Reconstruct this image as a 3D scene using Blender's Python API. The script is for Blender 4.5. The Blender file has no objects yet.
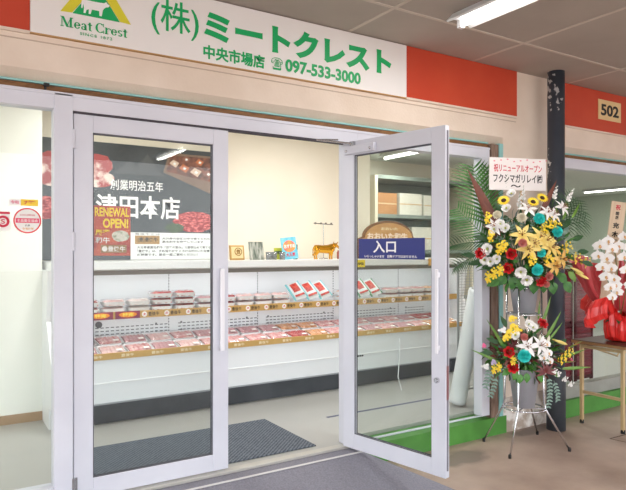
import bpy, math, random
from mathutils import Vector, Matrix
PI = math.pi
rnd = random.Random(7)
SC = bpy.context.scene
COL = SC.collection

# ------------------------------------------------------------------ camera, sky, exposure
cd = bpy.data.cameras.new('camera'); cam = bpy.data.objects.new('camera', cd); COL.objects.link(cam)
H = 1.356                                     # eye height above the shop floor (z = 0)
cam.location = (0, 0, H); cam.rotation_euler = (PI/2, 0, -0.56117)
cd.sensor_width = 36; cd.lens = 36*603.98/626; cd.shift_y = 4.6/626
cd.clip_start = .05; cd.clip_end = 300
SC.camera = cam
SC.view_settings.view_transform = 'Standard'; SC.view_settings.look = 'None'
SC.view_settings.exposure = 0.18; SC.view_settings.gamma = 1; SC.view_settings.use_curve_mapping = False
w = bpy.data.worlds.new('sky'); SC.world = w; w.use_nodes = True
wn = w.node_tree.nodes; bg = wn['Background']
bg.inputs['Color'].default_value = (.93, .96, 1.0, 1); bg.inputs['Strength'].default_value = 3.6

ZG = -.171                                    # the pavement
ZC = 2.866                                    # arcade ceiling
D = 3.42                                      # shop front plane
ZI = 2.70                                     # shop ceiling
LAMP_W = 17.5

# ------------------------------------------------------------------ materials
def lin(c):
    return tuple(((v/255)/12.92 if v/255 <= .04045 else ((v/255+.055)/1.055)**2.4) for v in c[:3]) + (1,)
MATS = {}
def mat(name, c, rough=.5, metal=0, c2=None, scale=8, bump=0, spec=.5, detail=4, lo=.35, hi=.65, stretch=None, bscale=None, coat=0, trans=0):
    if name in MATS: return MATS[name]
    m = bpy.data.materials.new(name); m.use_nodes = True; MATS[name] = m
    nt = m.node_tree; b = nt.nodes['Principled BSDF']
    b.inputs['Base Color'].default_value = lin(c); b.inputs['Roughness'].default_value = rough
    b.inputs['Metallic'].default_value = metal; b.inputs['Specular IOR Level'].default_value = spec
    b.inputs['Coat Weight'].default_value = coat
    if trans:
        b.inputs['Subsurface Weight'].default_value = 0
    if c2 or bump:
        tc = nt.nodes.new('ShaderNodeTexCoord'); mp = nt.nodes.new('ShaderNodeMapping')
        nt.links.new(tc.outputs['Object'], mp.inputs[0])
        if stretch: mp.inputs['Scale'].default_value = stretch
        n = nt.nodes.new('ShaderNodeTexNoise'); n.inputs['Scale'].default_value = scale; n.inputs['Detail'].default_value = detail
        nt.links.new(mp.outputs[0], n.inputs['Vector'])
        if c2:
            r = nt.nodes.new('ShaderNodeValToRGB')
            r.color_ramp.elements[0].position = lo; r.color_ramp.elements[1].position = hi
            r.color_ramp.elements[0].color = lin(c); r.color_ramp.elements[1].color = lin(c2)
            nt.links.new(n.outputs['Fac'], r.inputs[0]); nt.links.new(r.outputs[0], b.inputs['Base Color'])
        if bump:
            n2 = nt.nodes.new('ShaderNodeTexNoise'); n2.inputs['Scale'].default_value = bscale or scale*4; n2.inputs['Detail'].default_value = 3
            nt.links.new(mp.outputs[0], n2.inputs['Vector'])
            bp = nt.nodes.new('ShaderNodeBump'); bp.inputs['Strength'].default_value = bump; bp.inputs['Distance'].default_value = .01
            nt.links.new(n2.outputs['Fac'], bp.inputs['Height']); nt.links.new(bp.outputs[0], b.inputs['Normal'])
    return m
def emit(name, c, s):
    m = bpy.data.materials.new(name); m.use_nodes = True; MATS[name] = m
    b = m.node_tree.nodes['Principled BSDF']
    b.inputs['Base Color'].default_value = lin(c); b.inputs['Emission Color'].default_value = lin(c); b.inputs['Emission Strength'].default_value = s
    return m
def glass(name, tint=(250, 252, 251), f0=.02, haze=0):
    m = bpy.data.materials.new(name); m.use_nodes = True; MATS[name] = m
    nt = m.node_tree; nt.nodes.clear(); N = nt.nodes.new; L = nt.links.new
    out = N('ShaderNodeOutputMaterial'); mix = N('ShaderNodeMixShader'); t = N('ShaderNodeBsdfTransparent'); g = N('ShaderNodeBsdfGlossy')
    t.inputs[0].default_value = lin(tint); g.inputs['Roughness'].default_value = .0 if not haze else .1
    lw = N('ShaderNodeLayerWeight'); p = N('ShaderNodeMath'); p.operation = 'POWER'; p.inputs[1].default_value = 5
    ma = N('ShaderNodeMath'); ma.operation = 'MULTIPLY_ADD'; ma.inputs[1].default_value = 1-f0; ma.inputs[2].default_value = f0
    L(lw.outputs['Facing'], p.inputs[0]); L(p.outputs[0], ma.inputs[0]); L(ma.outputs[0], mix.inputs[0])
    L(t.outputs[0], mix.inputs[1]); L(g.outputs[0], mix.inputs[2])
    s = mix
    if haze:
        d = N('ShaderNodeBsdfDiffuse'); d.inputs[0].default_value = lin((240, 242, 245)); m2 = N('ShaderNodeMixShader'); m2.inputs[0].default_value = haze
        L(mix.outputs[0], m2.inputs[1]); L(d.outputs[0], m2.inputs[2]); s = m2
    L(s.outputs[0], out.inputs[0]); return m

ALU = mat('painted_aluminium', (212, 214, 225), .38, 0, (220, 222, 232), 3)
STEEL = mat('steel', (190, 190, 192), .25, .9)
BEIGE = mat('beige_mortar', (226, 210, 193), .9, 0, (238, 224, 209), 2.2, .15, bscale=60)
PEEL = mat('peeled_mortar', (176, 160, 146), .9, 0, (232, 226, 220), 9, .3, bscale=70, lo=.42, hi=.58)
ORANGE = mat('orange_panel', (196, 64, 34), .55, 0, (202, 72, 40), 3)
CEIL = mat('arcade_board', (172, 163, 154), .85, 0, (184, 175, 166), 1.3)
JOINT = mat('arcade_joint', (206, 196, 185), .8)
CREAM = mat('cream_wall', (238, 230, 212), .85, 0, (242, 235, 219), 1.5)
WHITEW = mat('white_partition', (238, 240, 232), .8, 0, (242, 243, 236), 1.5)
PALEG = mat('pale_green_wall', (188, 198, 178), .8, 0, (194, 203, 185), 1.5)
WHITE = mat('white_enamel', (236, 238, 240), .35)
DARKK = mat('charcoal_plate', (62, 66, 72), .5, 0, (74, 78, 84), 4)
GOLD_R = mat('ochre_rail', (196, 158, 92), .5)
GREEN_T = mat('green_lettering', (0, 172, 96), .45)
YEL_L = mat('lime_yellow', (222, 214, 52), .45)
SIGNW = mat('white_signboard', (240, 238, 236), .45)
INK = mat('black_ink', (28, 28, 30), .6)
PAPER = mat('white_paper', (245, 244, 240), .7)
WTXT = mat('white_lettering', (246, 246, 246), .6)
RED_T = mat('crimson_lettering', (205, 40, 70), .6)
PINK_T = mat('magenta_ink', (228, 40, 110), .6)
NAVY = mat('navy_blue_board', (42, 52, 128), .4)
BROWN = mat('brown_wood', (140, 98, 56), .6, 0, (112, 76, 42), 10, stretch=(1, 6, 6))
DBROWN = mat('dark_brown_wood', (84, 52, 36), .5, 0, (66, 40, 28), 8, stretch=(1, 8, 8))
CYAN = mat('cyan_seal', (146, 200, 198), .6)
GREENP = mat('green_paint', (84, 150, 62), .55, 0, (72, 134, 52), 5, .1)
GLASS = glass('clear_glass')
FILM = glass('food_film', (250, 250, 252), .03, .03)
TUBE = emit('lit_tube', (255, 252, 245), 9)
BLACK = mat('black_plastic', (24, 24, 26), .5)
CHROME = mat('chrome', (210, 210, 214), .12, 1)
GOLD = mat('polished_gold', (214, 158, 52), .18, 1)

# ------------------------------------------------------------------ mesh building
class MB:
    def __init__(s): s.v = []; s.f = []; s.mi = []; s.m = 0
    def add(s, vs, fs):
        o = len(s.v); s.v += [tuple(v) for v in vs]
        for f in fs: s.f.append(tuple(i+o for i in f)); s.mi.append(s.m)
        return s
    def box(s, a, b):
        x0, y0, z0 = a; x1, y1, z1 = b
        return s.add([(x0,y0,z0),(x1,y0,z0),(x1,y1,z0),(x0,y1,z0),(x0,y0,z1),(x1,y0,z1),(x1,y1,z1),(x0,y1,z1)],
                     [(0,3,2,1),(4,5,6,7),(0,1,5,4),(1,2,6,5),(2,3,7,6),(3,0,4,7)])
    def tube(s, pts, r, n=8, cap=True):
        pts = [Vector(p) for p in pts]; rs = r if isinstance(r, (list, tuple)) else [r]*len(pts)
        vs = []; fs = []; up = None
        for i, p in enumerate(pts):
            d = (pts[min(i+1, len(pts)-1)]-pts[max(i-1, 0)]).normalized()
            if up is None: up = Vector((0,0,1)) if abs(d.z) < .9 else Vector((1,0,0))
            a = d.cross(up).normalized(); b = a.cross(d).normalized(); up = b
            for k in range(n):
                t = 2*PI*k/n; vs.append(p+(a*math.cos(t)+b*math.sin(t))*rs[i])
        for i in range(len(pts)-1):
            for k in range(n):
                k2 = (k+1) % n; fs.append((i*n+k, i*n+k2, (i+1)*n+k2, (i+1)*n+k))
        if cap: fs.append(tuple(range(n))[::-1]); fs.append(tuple((len(pts)-1)*n+k for k in range(n)))
        return s.add(vs, fs)
    def lathe(s, prof, c=(0,0,0), n=24):
        cap = prof[0] != prof[-1]
        vs = []; fs = []; m = len(prof)
        for r, z in prof:
            for k in range(n):
                t = 2*PI*k/n; vs.append((c[0]+r*math.cos(t), c[1]+r*math.sin(t), c[2]+z))
        for i in range(m-1):
            for k in range(n):
                k2 = (k+1) % n; fs.append((i*n+k, i*n+k2, (i+1)*n+k2, (i+1)*n+k))
        if cap and prof[0][0] > 1e-5: fs.append(tuple(range(n))[::-1])
        if cap and prof[-1][0] > 1e-5: fs.append(tuple((m-1)*n+k for k in range(n)))
        return s.add(vs, fs)
    def prism(s, pts, t0, t1, ax='y'):
        """outline pts (a,b) extruded along an axis: y -> (a,t,b), x -> (t,a,b), z -> (a,b,t)"""
        f = {'y': lambda a, b, t: (a, t, b), 'x': lambda a, b, t: (t, a, b), 'z': lambda a, b, t: (a, b, t)}[ax]
        n = len(pts)
        return s.add([f(a, b, t0) for a, b in pts]+[f(a, b, t1) for a, b in pts],
                     [tuple(range(n))[::-1], tuple(range(n, 2*n))]+[(i, (i+1) % n, n+(i+1) % n, n+i) for i in range(n)])
    def blade(s, base, dirv, up, L, W, curl=.2, cup=.15, n=5, tipw=.0, shape=.9):
        """a leaf or petal: three verts across, bent along its length"""
        base = Vector(base); d = Vector(dirv).normalized(); up = Vector(up)
        sd = d.cross(up)
        if sd.length < 1e-4: sd = d.cross(Vector((1, .3, .2)))
        sd.normalize(); nn = sd.cross(d).normalized()
        vs = []; fs = []
        for i in range(n+1):
            t = i/n; wd = W*.5*(math.sin(PI*min(1, (t*.94+.06))**shape)*(1-tipw)+tipw*t)
            c = base+d*(L*t*(1-.25*abs(curl)*t))+nn*(-curl*L*t*t)
            vs += [c-sd*wd+nn*cup*wd, c, c+sd*wd+nn*cup*wd]
        for i in range(n):
            a = i*3; fs += [(a, a+1, a+4, a+3), (a+1, a+2, a+5, a+4)]
        return s.add(vs, fs)
    def ball(s, c, r, n=8, m=6, sq=(1,1,1)):
        vs = [(c[0], c[1], c[2]-r*sq[2])]; fs = []
        for j in range(1, m):
            p = -PI/2+PI*j/m
            for k in range(n):
                t = 2*PI*k/n; vs.append((c[0]+r*sq[0]*math.cos(p)*math.cos(t), c[1]+r*sq[1]*math.cos(p)*math.sin(t), c[2]+r*sq[2]*math.sin(p)))
        vs.append((c[0], c[1], c[2]+r*sq[2])); T = len(vs)-1
        for k in range(n):
            k2 = (k+1) % n; fs.append((0, 1+k2, 1+k)); fs.append((T, T-n+k, T-n+k2))
        for j in range(m-2):
            for k in range(n):
                k2 = (k+1) % n; a = 1+j*n; fs.append((a+k, a+k2, a+n+k2, a+n+k))
        return s.add(vs, fs)
    def mesh(s, name, mats, smooth=False):
        me = bpy.data.meshes.new(name); me.from_pydata(s.v, [], s.f)
        if not isinstance(mats, (list, tuple)): mats = [mats]
        for m in mats: me.materials.append(m)
        me.polygons.foreach_set('material_index', s.mi)
        if smooth: me.polygons.foreach_set('use_smooth', [True]*len(s.f))
        me.update(); return me
    def build(s, name, mats, parent=None, bevel=0, smooth=False, seg=2):
        return obj(name, s.mesh(name, mats, smooth), parent, bevel, seg)
def obj(name, me, parent=None, bevel=0, seg=2):
    o = bpy.data.objects.new(name, me); COL.objects.link(o)
    if parent: o.parent = parent
    if bevel:
        b = o.modifiers.new('bevel', 'BEVEL'); b.width = bevel; b.segments = seg; b.limit_method = 'ANGLE'
    return o
def tag(o, label, cat, group=None):
    o['label'] = label; o['category'] = cat
    if group: o['group'] = group
    return o
def thing(name, label, cat, loc=(0,0,0), rz=0, group=None):
    o = bpy.data.objects.new(name, None); COL.objects.link(o); o.location = loc; o.rotation_euler = (0, 0, rz); o.empty_display_size = .05
    return tag(o, label, cat, group)
def struct(o, label=None):
    o['kind'] = 'structure'
    if label: o['label'] = label
    return o
def sempty(name, loc=(0,0,0), rz=0):
    o = bpy.data.objects.new(name, None); COL.objects.link(o); o.location = loc; o.rotation_euler = (0, 0, rz); o['kind'] = 'structure'; return o
def B(a, b): return MB().box(a, b)
def dup(root, loc=None, rot=None, label=None, group=None):
    r = root.copy(); COL.objects.link(r)
    if loc is not None: r.location = loc
    if rot is not None: r.rotation_euler = rot
    if label: r['label'] = label
    if group: r['group'] = group
    for ch in list(root.children):
        c = ch.copy(); COL.objects.link(c); c.parent = r
        for g in list(ch.children):
            d = g.copy(); COL.objects.link(d); d.parent = c
    return r

# lettering: real outlines, scaled to a box on a vertical board that faces -y
def text(name, body, x0, x1, z0, z1, y, m, parent=None, bold=.0, depth=.002, rot=None, keep=False, vertical=False, track=1.0):
    cu = bpy.data.curves.new(name, 'FONT'); cu.body = body; cu.size = 1; cu.offset = bold; cu.space_character = track
    cu.resolution_u = 3
    if vertical: cu.space_line = .95
    t = bpy.data.objects.new(name, cu); COL.objects.link(t)
    dg = bpy.context.evaluated_depsgraph_get(); me = bpy.data.meshes.new_from_object(t.evaluated_get(dg))
    bpy.data.objects.remove(t); bpy.data.curves.remove(cu)
    xs = [v.co.x for v in me.vertices]; ys = [v.co.y for v in me.vertices]
    ax, bx, ay, by = min(xs), max(xs), min(ys), max(ys)
    sx = (x1-x0)/(bx-ax); sz = (z1-z0)/(by-ay)
    if keep: sx = sz = min(sx, sz)
    vs = [(x0+(v.co.x-ax)*sx, y, z0+(v.co.y-ay)*sz) for v in me.vertices]; fs = [tuple(p.vertices) for p in me.polygons]
    bpy.data.meshes.remove(me)
    mb = MB(); mb.add(vs, fs)
    o = mb.build(name, m, parent)
    if depth:
        so = o.modifiers.new('thickness', 'SOLIDIFY'); so.thickness = depth; so.offset = 0
    return o

# ================================================================== THE SETTING
# pavement: tan concrete with stains and dark worn patches
GR = mat('tan_concrete', (158, 136, 123), .5, 0, (188, 166, 152), 2.6, .12, bscale=40, detail=8, lo=.3, hi=.7)
def stains(m):
    nt = m.node_tree; b = nt.nodes['Principled BSDF']; src = b.inputs['Base Color'].links[0].from_socket
    tc = nt.nodes.new('ShaderNodeTexCoord'); last = src
    nz = nt.nodes.new('ShaderNodeTexNoise'); nz.inputs['Scale'].default_value = 7; nz.inputs['Detail'].default_value = 6
    nt.links.new(tc.outputs['Object'], nz.inputs['Vector'])
    for (x, y, sx, sy) in ((3.25, 3.17, .42, .2), (6.0, 3.05, .7, .25), (4.3, 3.33, .5, .12)):
        mp = nt.nodes.new('ShaderNodeMapping'); mp.vector_type = 'POINT'
        mp.inputs['Location'].default_value = (-x/sx, -y/sy, 0); mp.inputs['Scale'].default_value = (1/sx, 1/sy, 0)
        nt.links.new(tc.outputs['Object'], mp.inputs[0])
        g = nt.nodes.new('ShaderNodeTexGradient'); g.gradient_type = 'SPHERICAL'; nt.links.new(mp.outputs[0], g.inputs[0])
        mu = nt.nodes.new('ShaderNodeMath'); mu.operation = 'MULTIPLY'; nt.links.new(g.outputs['Fac'], mu.inputs[0]); nt.links.new(nz.outputs['Fac'], mu.inputs[1])
        r = nt.nodes.new('ShaderNodeValToRGB'); r.color_ramp.elements[0].position = .12; r.color_ramp.elements[1].position = .26
        nt.links.new(mu.outputs[0], r.inputs[0])
        mx = nt.nodes.new('ShaderNodeMix'); mx.data_type = 'RGBA'; mx.inputs['B'].default_value = lin((118, 106, 98))
        sc = nt.nodes.new('ShaderNodeMath'); sc.operation = 'MULTIPLY'; sc.inputs[1].default_value = .8; nt.links.new(r.outputs[0], sc.inputs[0])
        nt.links.new(sc.outputs[0], mx.inputs['Factor']); nt.links.new(last, mx.inputs['A']); last = mx.outputs['Result']
    nt.links.new(last, b.inputs['Base Color'])
stains(GR)
gd = struct(B((-30, -40, ZG-.2), (30, D, ZG)).build('ground', GR))
jt = MB()
for (a, b_) in (((5.0, 1.0), (4.62, 2.85)), ((4.62, 2.85), (7.6, 2.78))):
    d = Vector((b_[0]-a[0], b_[1]-a[1])).normalized()*.006
    jt.add([(a[0]-d.y, a[1]+d.x, ZG+.002), (a[0]+d.y, a[1]-d.x, ZG+.002), (b_[0]+d.y, b_[1]-d.x, ZG+.002), (b_[0]-d.y, b_[1]+d.x, ZG+.002)], [(0, 1, 2, 3)])
jt.build('joint_crack', mat('crack', (96, 80, 70), .9), gd)
struct(B((13, -15, ZG), (48, -14, 5.5)).build('wall_opposite', mat('opposite_hall', (92, 88, 84), .9, 0, (108, 103, 98), .6)))  # unseen wall added to dim the sky mirrored in the right bay window
# arcade ceiling of boards with pale joint strips
ac = struct(B((-5, -3.6, ZC), (14, D+.3, ZC+.15)).build('ceiling', CEIL))
js = MB()
for k in range(-7, 9):
    x = 3.655+1.22*k; js.box((x-.013, -3.6, ZC-.004), (x+.013, D, ZC+.002))
for k in range(0, 6):
    y = 2.92-1.22*k; js.box((-5, y-.011, ZC-.0045), (14, y+.011, ZC+.002))
js.build('joint_strip', JOINT, ac)
# bulkhead over the shop front
bulk = [(D, 2.29), (D+.06, 2.235), (D+.22, 2.235), (D+.22, ZC), (D, ZC)]
bh = MB().prism(bulk, -6, 4.02, 'x'); struct(bh.build('wall_front', BEIGE))
struct(MB().prism(bulk, 4.62, 14, 'x').build('wall_front_right', BEIGE))
B((-6, D-.004, 2.435), (4.18, D+.004, 2.441)).build('scored_line', mat('score', (196, 178, 160), .9), bpy.data.objects['wall_front'])
# the pillar of the wall between the two bays, peeled at its foot
pl = struct(B((4.02, D+.002, ZG), (4.62, D+.3, ZC)).build('wall_pier', BEIGE))
struct(B((4.02, D-.004, ZG), (4.62, D+.1, .12)).build('trim_1', PEEL), 'peeled whitewashed foot of the beige wall pier')
# orange fascia panels
struct(B((-6, D-.012, 2.482), (.42, D, ZC-.004)).build('trim_2', ORANGE), 'orange fascia panel left of the white signboard')
struct(B((2.954, D-.012, 2.482), (4.18, D, ZC-.004)).build('trim_3', ORANGE), 'orange fascia panel right of the white signboard')
struct(B((4.66, D-.012, 2.482), (14, D, ZC-.004)).build('trim_4', ORANGE), 'orange fascia panel carrying the number plate 502')
ed = MB()
for a, b_ in ((-6, .42), (2.954, 4.18), (4.66, 14)): ed.box((a, D-.016, 2.466), (b_, D, 2.482))
struct(ed.build('trim_5', mat('pale_edge', (226, 210, 194), .7)), 'pale edge strip below the orange panels')
# dark round column in front of the pier
def chips():
    m = mat('navy_column_paint', (54, 60, 70), .45, 0, (64, 70, 80), 5)
    nt = m.node_tree; b = nt.nodes['Principled BSDF']; src = b.inputs['Base Color'].links[0].from_socket
    tc = nt.nodes.new('ShaderNodeTexCoord')
    n = nt.nodes.new('ShaderNodeTexNoise'); n.inputs['Scale'].default_value = 26; n.inputs['Detail'].default_value = 6; nt.links.new(tc.outputs['Object'], n.inputs['Vector'])
    n2 = nt.nodes.new('ShaderNodeTexNoise'); n2.inputs['Scale'].default_value = 3.2; nt.links.new(tc.outputs['Object'], n2.inputs['Vector'])
    mu = nt.nodes.new('ShaderNodeMath'); mu.operation = 'MULTIPLY'; nt.links.new(n.outputs['Fac'], mu.inputs[0]); nt.links.new(n2.outputs['Fac'], mu.inputs[1])
    r = nt.nodes.new('ShaderNodeValToRGB'); r.color_ramp.elements[0].position = .34; r.color_ramp.elements[1].position = .352; nt.links.new(mu.outputs[0], r.inputs[0])
    mx = nt.nodes.new('ShaderNodeMix'); mx.data_type = 'RGBA'; mx.inputs['B'].default_value = lin((205, 205, 205))
    nt.links.new(r.outputs[0], mx.inputs['Factor']); nt.links.new(src, mx.inputs['A']); nt.links.new(mx.outputs['Result'], b.inputs['Base Color']); return m
cm = MB(); cm.lathe([(.07, ZG), (.07, ZC)], (4.485, 3.25, 0), 32)
colo = struct(cm.build('pillar', chips(), smooth=True), 'dark navy round pillar with chipped paint')
MB().lathe([(.078, ZG), (.078, .32), (.072, .34)], (4.485, 3.25, 0), 32).build('pillar_sleeve', mat('dark_sleeve', (52, 56, 62), .6, 0, (64, 68, 74), 6), colo, smooth=True)

# shop interior shell
FL = mat('grey_vinyl_floor', (170, 170, 166), .28, 0, (178, 178, 174), 1.2)
struct(B((-4, D+.16, -.2), (14, 9.6, 0)).build('floor', FL))
struct(B((-4, D+.1, ZI), (14, 9.6, ZI+.1)).build('ceiling_shop', mat('white_ceiling', (236, 236, 230), .9)))
struct(B((-4, 5.70, 0), (4.38, 5.82, ZI)).build('wall_back', CREAM))
struct(B((4.26, 5.82, 0), (4.38, 7.2, ZI)).build('wall_return', CREAM))
struct(B((4.26, 7.2, 0), (7.6, 7.3, ZI)).build('wall_far', CREAM))
struct(B((7.5, 7.3, 0), (7.6, 9.5, ZI)).build('wall_side', PALEG))
struct(B((7.5, 9.5, 0), (14, 9.6, ZI)).build('wall_rear', PALEG))
struct(B((13.9, D, 0), (14, 9.5, ZI)).build('wall_right', PALEG))
struct(B((-4, D, 0), (-3.9, 5.7, ZI)).build('wall_left', WHITEW))
struct(B((-3.9, 5.23, 0), (.735, 5.33, ZI)).build('wall_partition', WHITEW))
struct(B((-3.9, 5.215, 0), (.735, 5.23, .07)).build('baseboard_left', mat('brown_skirting', (170, 142, 112), .6)))
struct(B((8.9, 8.0, 0), (9.05, 8.3, ZI)).build('wall_stub', PALEG))

# ------------------------------------------------------------------ shop-front frames
def bar(a, b): return B(a, b)
def win_header(name, x0, x1, lab):
    o = sempty(name); o['label'] = lab
    f = MB(); f.box((x0, D, 2.10), (x1, D+.09, 2.185)); f.box((x0, D-.006, 2.172), (x1, D+.01, 2.19))
    f.build('header_rail', ALU, o, .002)
    B((x0, D+.02, 2.185), (x1, D+.12, 2.222)).build('wood_strip', BROWN, o)
    B((x0, D+.015, 2.225), (x1, D+.12, 2.236)).build('seal_strip', CYAN, o)
    return o
# left fixed window
w1 = win_header('window_1', -6, .538, 'fixed shop window left of the doors')
f = MB(); f.box((-6, D, -.0), (.538, D+.09, .1)); f.box((-3.0, D, .1), (-2.9, D+.09, 2.1)); f.build('frame', ALU, w1, .003)
B((-6, D+.04, .1), (.538, D+.046, 2.1)).build('glass_pane', GLASS, w1)
# door opening frame
t1 = win_header('trim_6', .538, 2.52, 'aluminium door surround')
f = MB(); f.box((.538, D-.006, 0), (.632, D+.09, 2.185)); f.box((2.42, D, 0), (2.52, D+.09, 2.10)); f.build('jamb', ALU, t1, .004)
B((.632, D-.03, -.012), (2.42, D+.03, .006)).build('threshold', mat('brushed_threshold', (196, 194, 186), .4, .4), t1, .002)
B((.632, D+.004, 2.088), (2.42, D+.05, 2.10)).build('stop_strip', mat('dark_gap', (70, 66, 74), .8), t1)  # dark strip standing in for the gap above the door leaves
MB().box((.49, D-.02, 2.192), (.50, D, 2.225)).box((.485, D-.03, 2.205), (.512, D-.012, 2.222)).build('hook', BLACK, t1, .002)
struct(B((-6, D+.01, ZG), (2.5, D+.16, 0)).build('trim_10', FL), 'low plinth under the shop doors')
# right fixed window
w2 = win_header('window_2', 2.52, 3.86, 'fixed shop window behind the open door')
f = MB(); f.box((3.77, D, 0), (3.86, D+.09, 2.10)); f.box((2.52, D+.075, -.028), (3.86, D+.09, -.014)); f.build('frame', ALU, w2, .003)
B((2.52, D+.08, -.014), (3.77, D+.086, 2.10)).build('glass_pane', GLASS, w2)
B((3.88, D+.0, -.05), (3.965, D+.12, 2.225)).build('wood_post', mat('weathered_wood', (146, 122, 108), .7, 0, (118, 94, 78), 6, stretch=(6, 6, 1)), w2)
B((3.975, D-.002, -.05), (4.02, D+.12, 2.237)).build('seal_post', CYAN, w2)
# green painted kerbs
struct(B((2.5, D-.012, ZG), (4.05, D+.16, -.028)).build('trim_7', GREENP), 'green painted kerb under the window beside the door')
struct(B((4.62, D-.012, ZG), (14, D+.16, -.015)).build('trim_8', GREENP), 'green painted kerb under the neighbouring bay')
struct(B((4.62, D+.03, -.015), (14, D+.12, .10)).build('trim_9', mat('grey_mortar', (150, 150, 142), .9, 0, (162, 162, 154), 6)), 'grey sill above the right green kerb')
# right bay window
w3 = win_header('window_3', 4.62, 14, 'shop window of the neighbouring bay 502')
f = MB(); f.box((9.3, D, .1), (9.4, D+.09, 2.1)); f.build('frame', ALU, w3, .003)
B((4.62, D+.04, .10), (14, D+.046, 2.10)).build('glass_pane', GLASS, w3)

# ------------------------------------------------------------------ the two glazed doors
def door(name, lab, loc, rz, W, meet, leftleaf):
    r = sempty(name, loc, rz); r['label'] = lab
    z0, z1, s = .008, 2.09, .1
    f = MB(); f.box((0, -.02, z0), (s, .02, z1)); f.box((W-s, -.02, z0), (W, .02, z1))
    f.box((s, -.019, z1-.095), (W-s, .019, z1)); f.box((s, -.019, z0), (W-s, .019, z0+.1))
    f.build('frame', ALU, r, .003)
    g = MB(); g.box((s, -.003, z0+.1), (W-s, .003, z1-.095)); g.build('glass_pane', GLASS, r)
    be = MB()
    for y in (-.012, .008):
        be.box((s-.001, y, z0+.1), (s+.006, y+.004, z1-.095)); be.box((W-s-.006, y, z0+.1), (W-s+.001, y+.004, z1-.095))
        be.box((s, y, z0+.099), (W-s, y+.004, z0+.106)); be.box((s, y, z1-.102), (W-s, y+.004, z1-.094))
    be.build('glazing_bead', mat('dark_bead', (96, 96, 104), .7), r)
    return r
XL = .638
d1 = door('door_1', 'closed left glass door', (XL, D+.03, 0), 0, .902, 0, True)
for z in (1.95, 1.40, .08):
    h = MB(); h.tube([(-.004, -.028, z-.05), (-.004, -.028, z+.05)], .011, 10); h.box((0, -.026, z-.05), (.018, -.02, z+.05)); h.build('hinge', STEEL if z < 1 else ALU, d1, smooth=False)
h = MB(); h.box((.838, -.05, .74), (.866, -.036, 1.24)); h.box((.842, -.04, .76), (.862, -.02, .80)); h.box((.842, -.04, 1.18), (.862, -.02, 1.22)); h.build('pull_handle', mat('white_handle', (238, 238, 244), .3), d1, .004)
# right leaf stands open towards the pavement: local +x runs along the leaf from its hinge
PHI = math.radians(11.2)
d2 = door('door_2', 'open right glass door', (2.405, D-.01, 0), -PI/2+PHI, .832, 0, False)
h = MB(); h.box((.774, -.046, .74), (.794, -.034, 1.24)); h.box((.784, -.04, .76), (.796, -.018, .79)); h.box((.784, -.04, 1.19), (.796, -.018, 1.22)); h.build('pull_handle', mat('white_handle', (238, 238, 244), .3), d2, .004)
h = MB(); h.tube([(.775, -.034, .58), (.775, -.018, .58)], .017, 20); h.tube([(.775, -.04, .58), (.775, -.03, .58)], .010, 16); h.build('lock_cylinder', CHROME, d2, smooth=False)
MB().box((.831, -.006, .05), (.836, .006, 2.06)).build('edge_channel', mat('channel_shadow', (120, 118, 128), .6), d2)
MB().box((.830, -.008, .47), (.8365, .008, .67)).build('strike_plate', mat('rust_plate', (132, 84, 86), .5), d2)
# closer at the head of the open leaf
h = MB(); h.box((.03, -.05, 2.0), (.30, -.02, 2.055)); h.build('closer_body', ALU, d2, .005)
h = MB(); h.tube([(.10, -.035, 2.07), (-.06, -.22, 2.095)], .007, 8); h.tube([(-.06, -.22, 2.095), (.02, -.09, 2.10)], .006, 8); h.box((.085, -.045, 2.05), (.115, -.02, 2.085)); h.build('closer_arm', STEEL, d2)
for u in (.06, .27): MB().ball((u, -.052, 2.02), .010, 10, 6).build('closer_screw', CHROME, d2, smooth=True)

# ------------------------------------------------------------------ ramp with grey carpet
CARP = mat('grey_ribbed_carpet', (128, 127, 138), .95, 0, (142, 141, 152), 90, .5, bscale=180, detail=2)
zt = -.012
rv = [(.30, D-.03, zt), (2.455, D-.03, zt), (2.455, 3.285, zt), (.30, 3.285, zt),
      (2.80, 2.78, ZG+.004), (.30, 2.50, ZG+.004), (2.95, 1.9, ZG+.004), (.30, 1.9, ZG+.004), (2.60, D-.03, ZG+.004),
      (.30, D-.03, ZG), (.30, 1.9, ZG), (2.95, 1.9, ZG), (2.80, 2.78, ZG), (2.60, D-.03, ZG)]
rf = [(0, 3, 2, 1), (3, 5, 4, 2), (5, 7, 6, 4), (1, 2, 4, 8), (9, 10, 7, 5, 3, 0), (10, 11, 6, 7), (11, 12, 4, 6), (12, 13, 8, 4), (13, 9, 0, 1, 8), (9, 13, 12, 11, 10)]
rt = thing('carpeted_ramp', 'grey carpeted ramp sloping from the doorway down to the pavement', 'ramp')
MB().add(rv, rf).build('carpet', CARP, rt)
B((.30, 3.272, zt), (2.46, 3.292, zt+.004)).build('edge_strip', mat('white_strip', (214, 212, 212), .5), rt)

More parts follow.
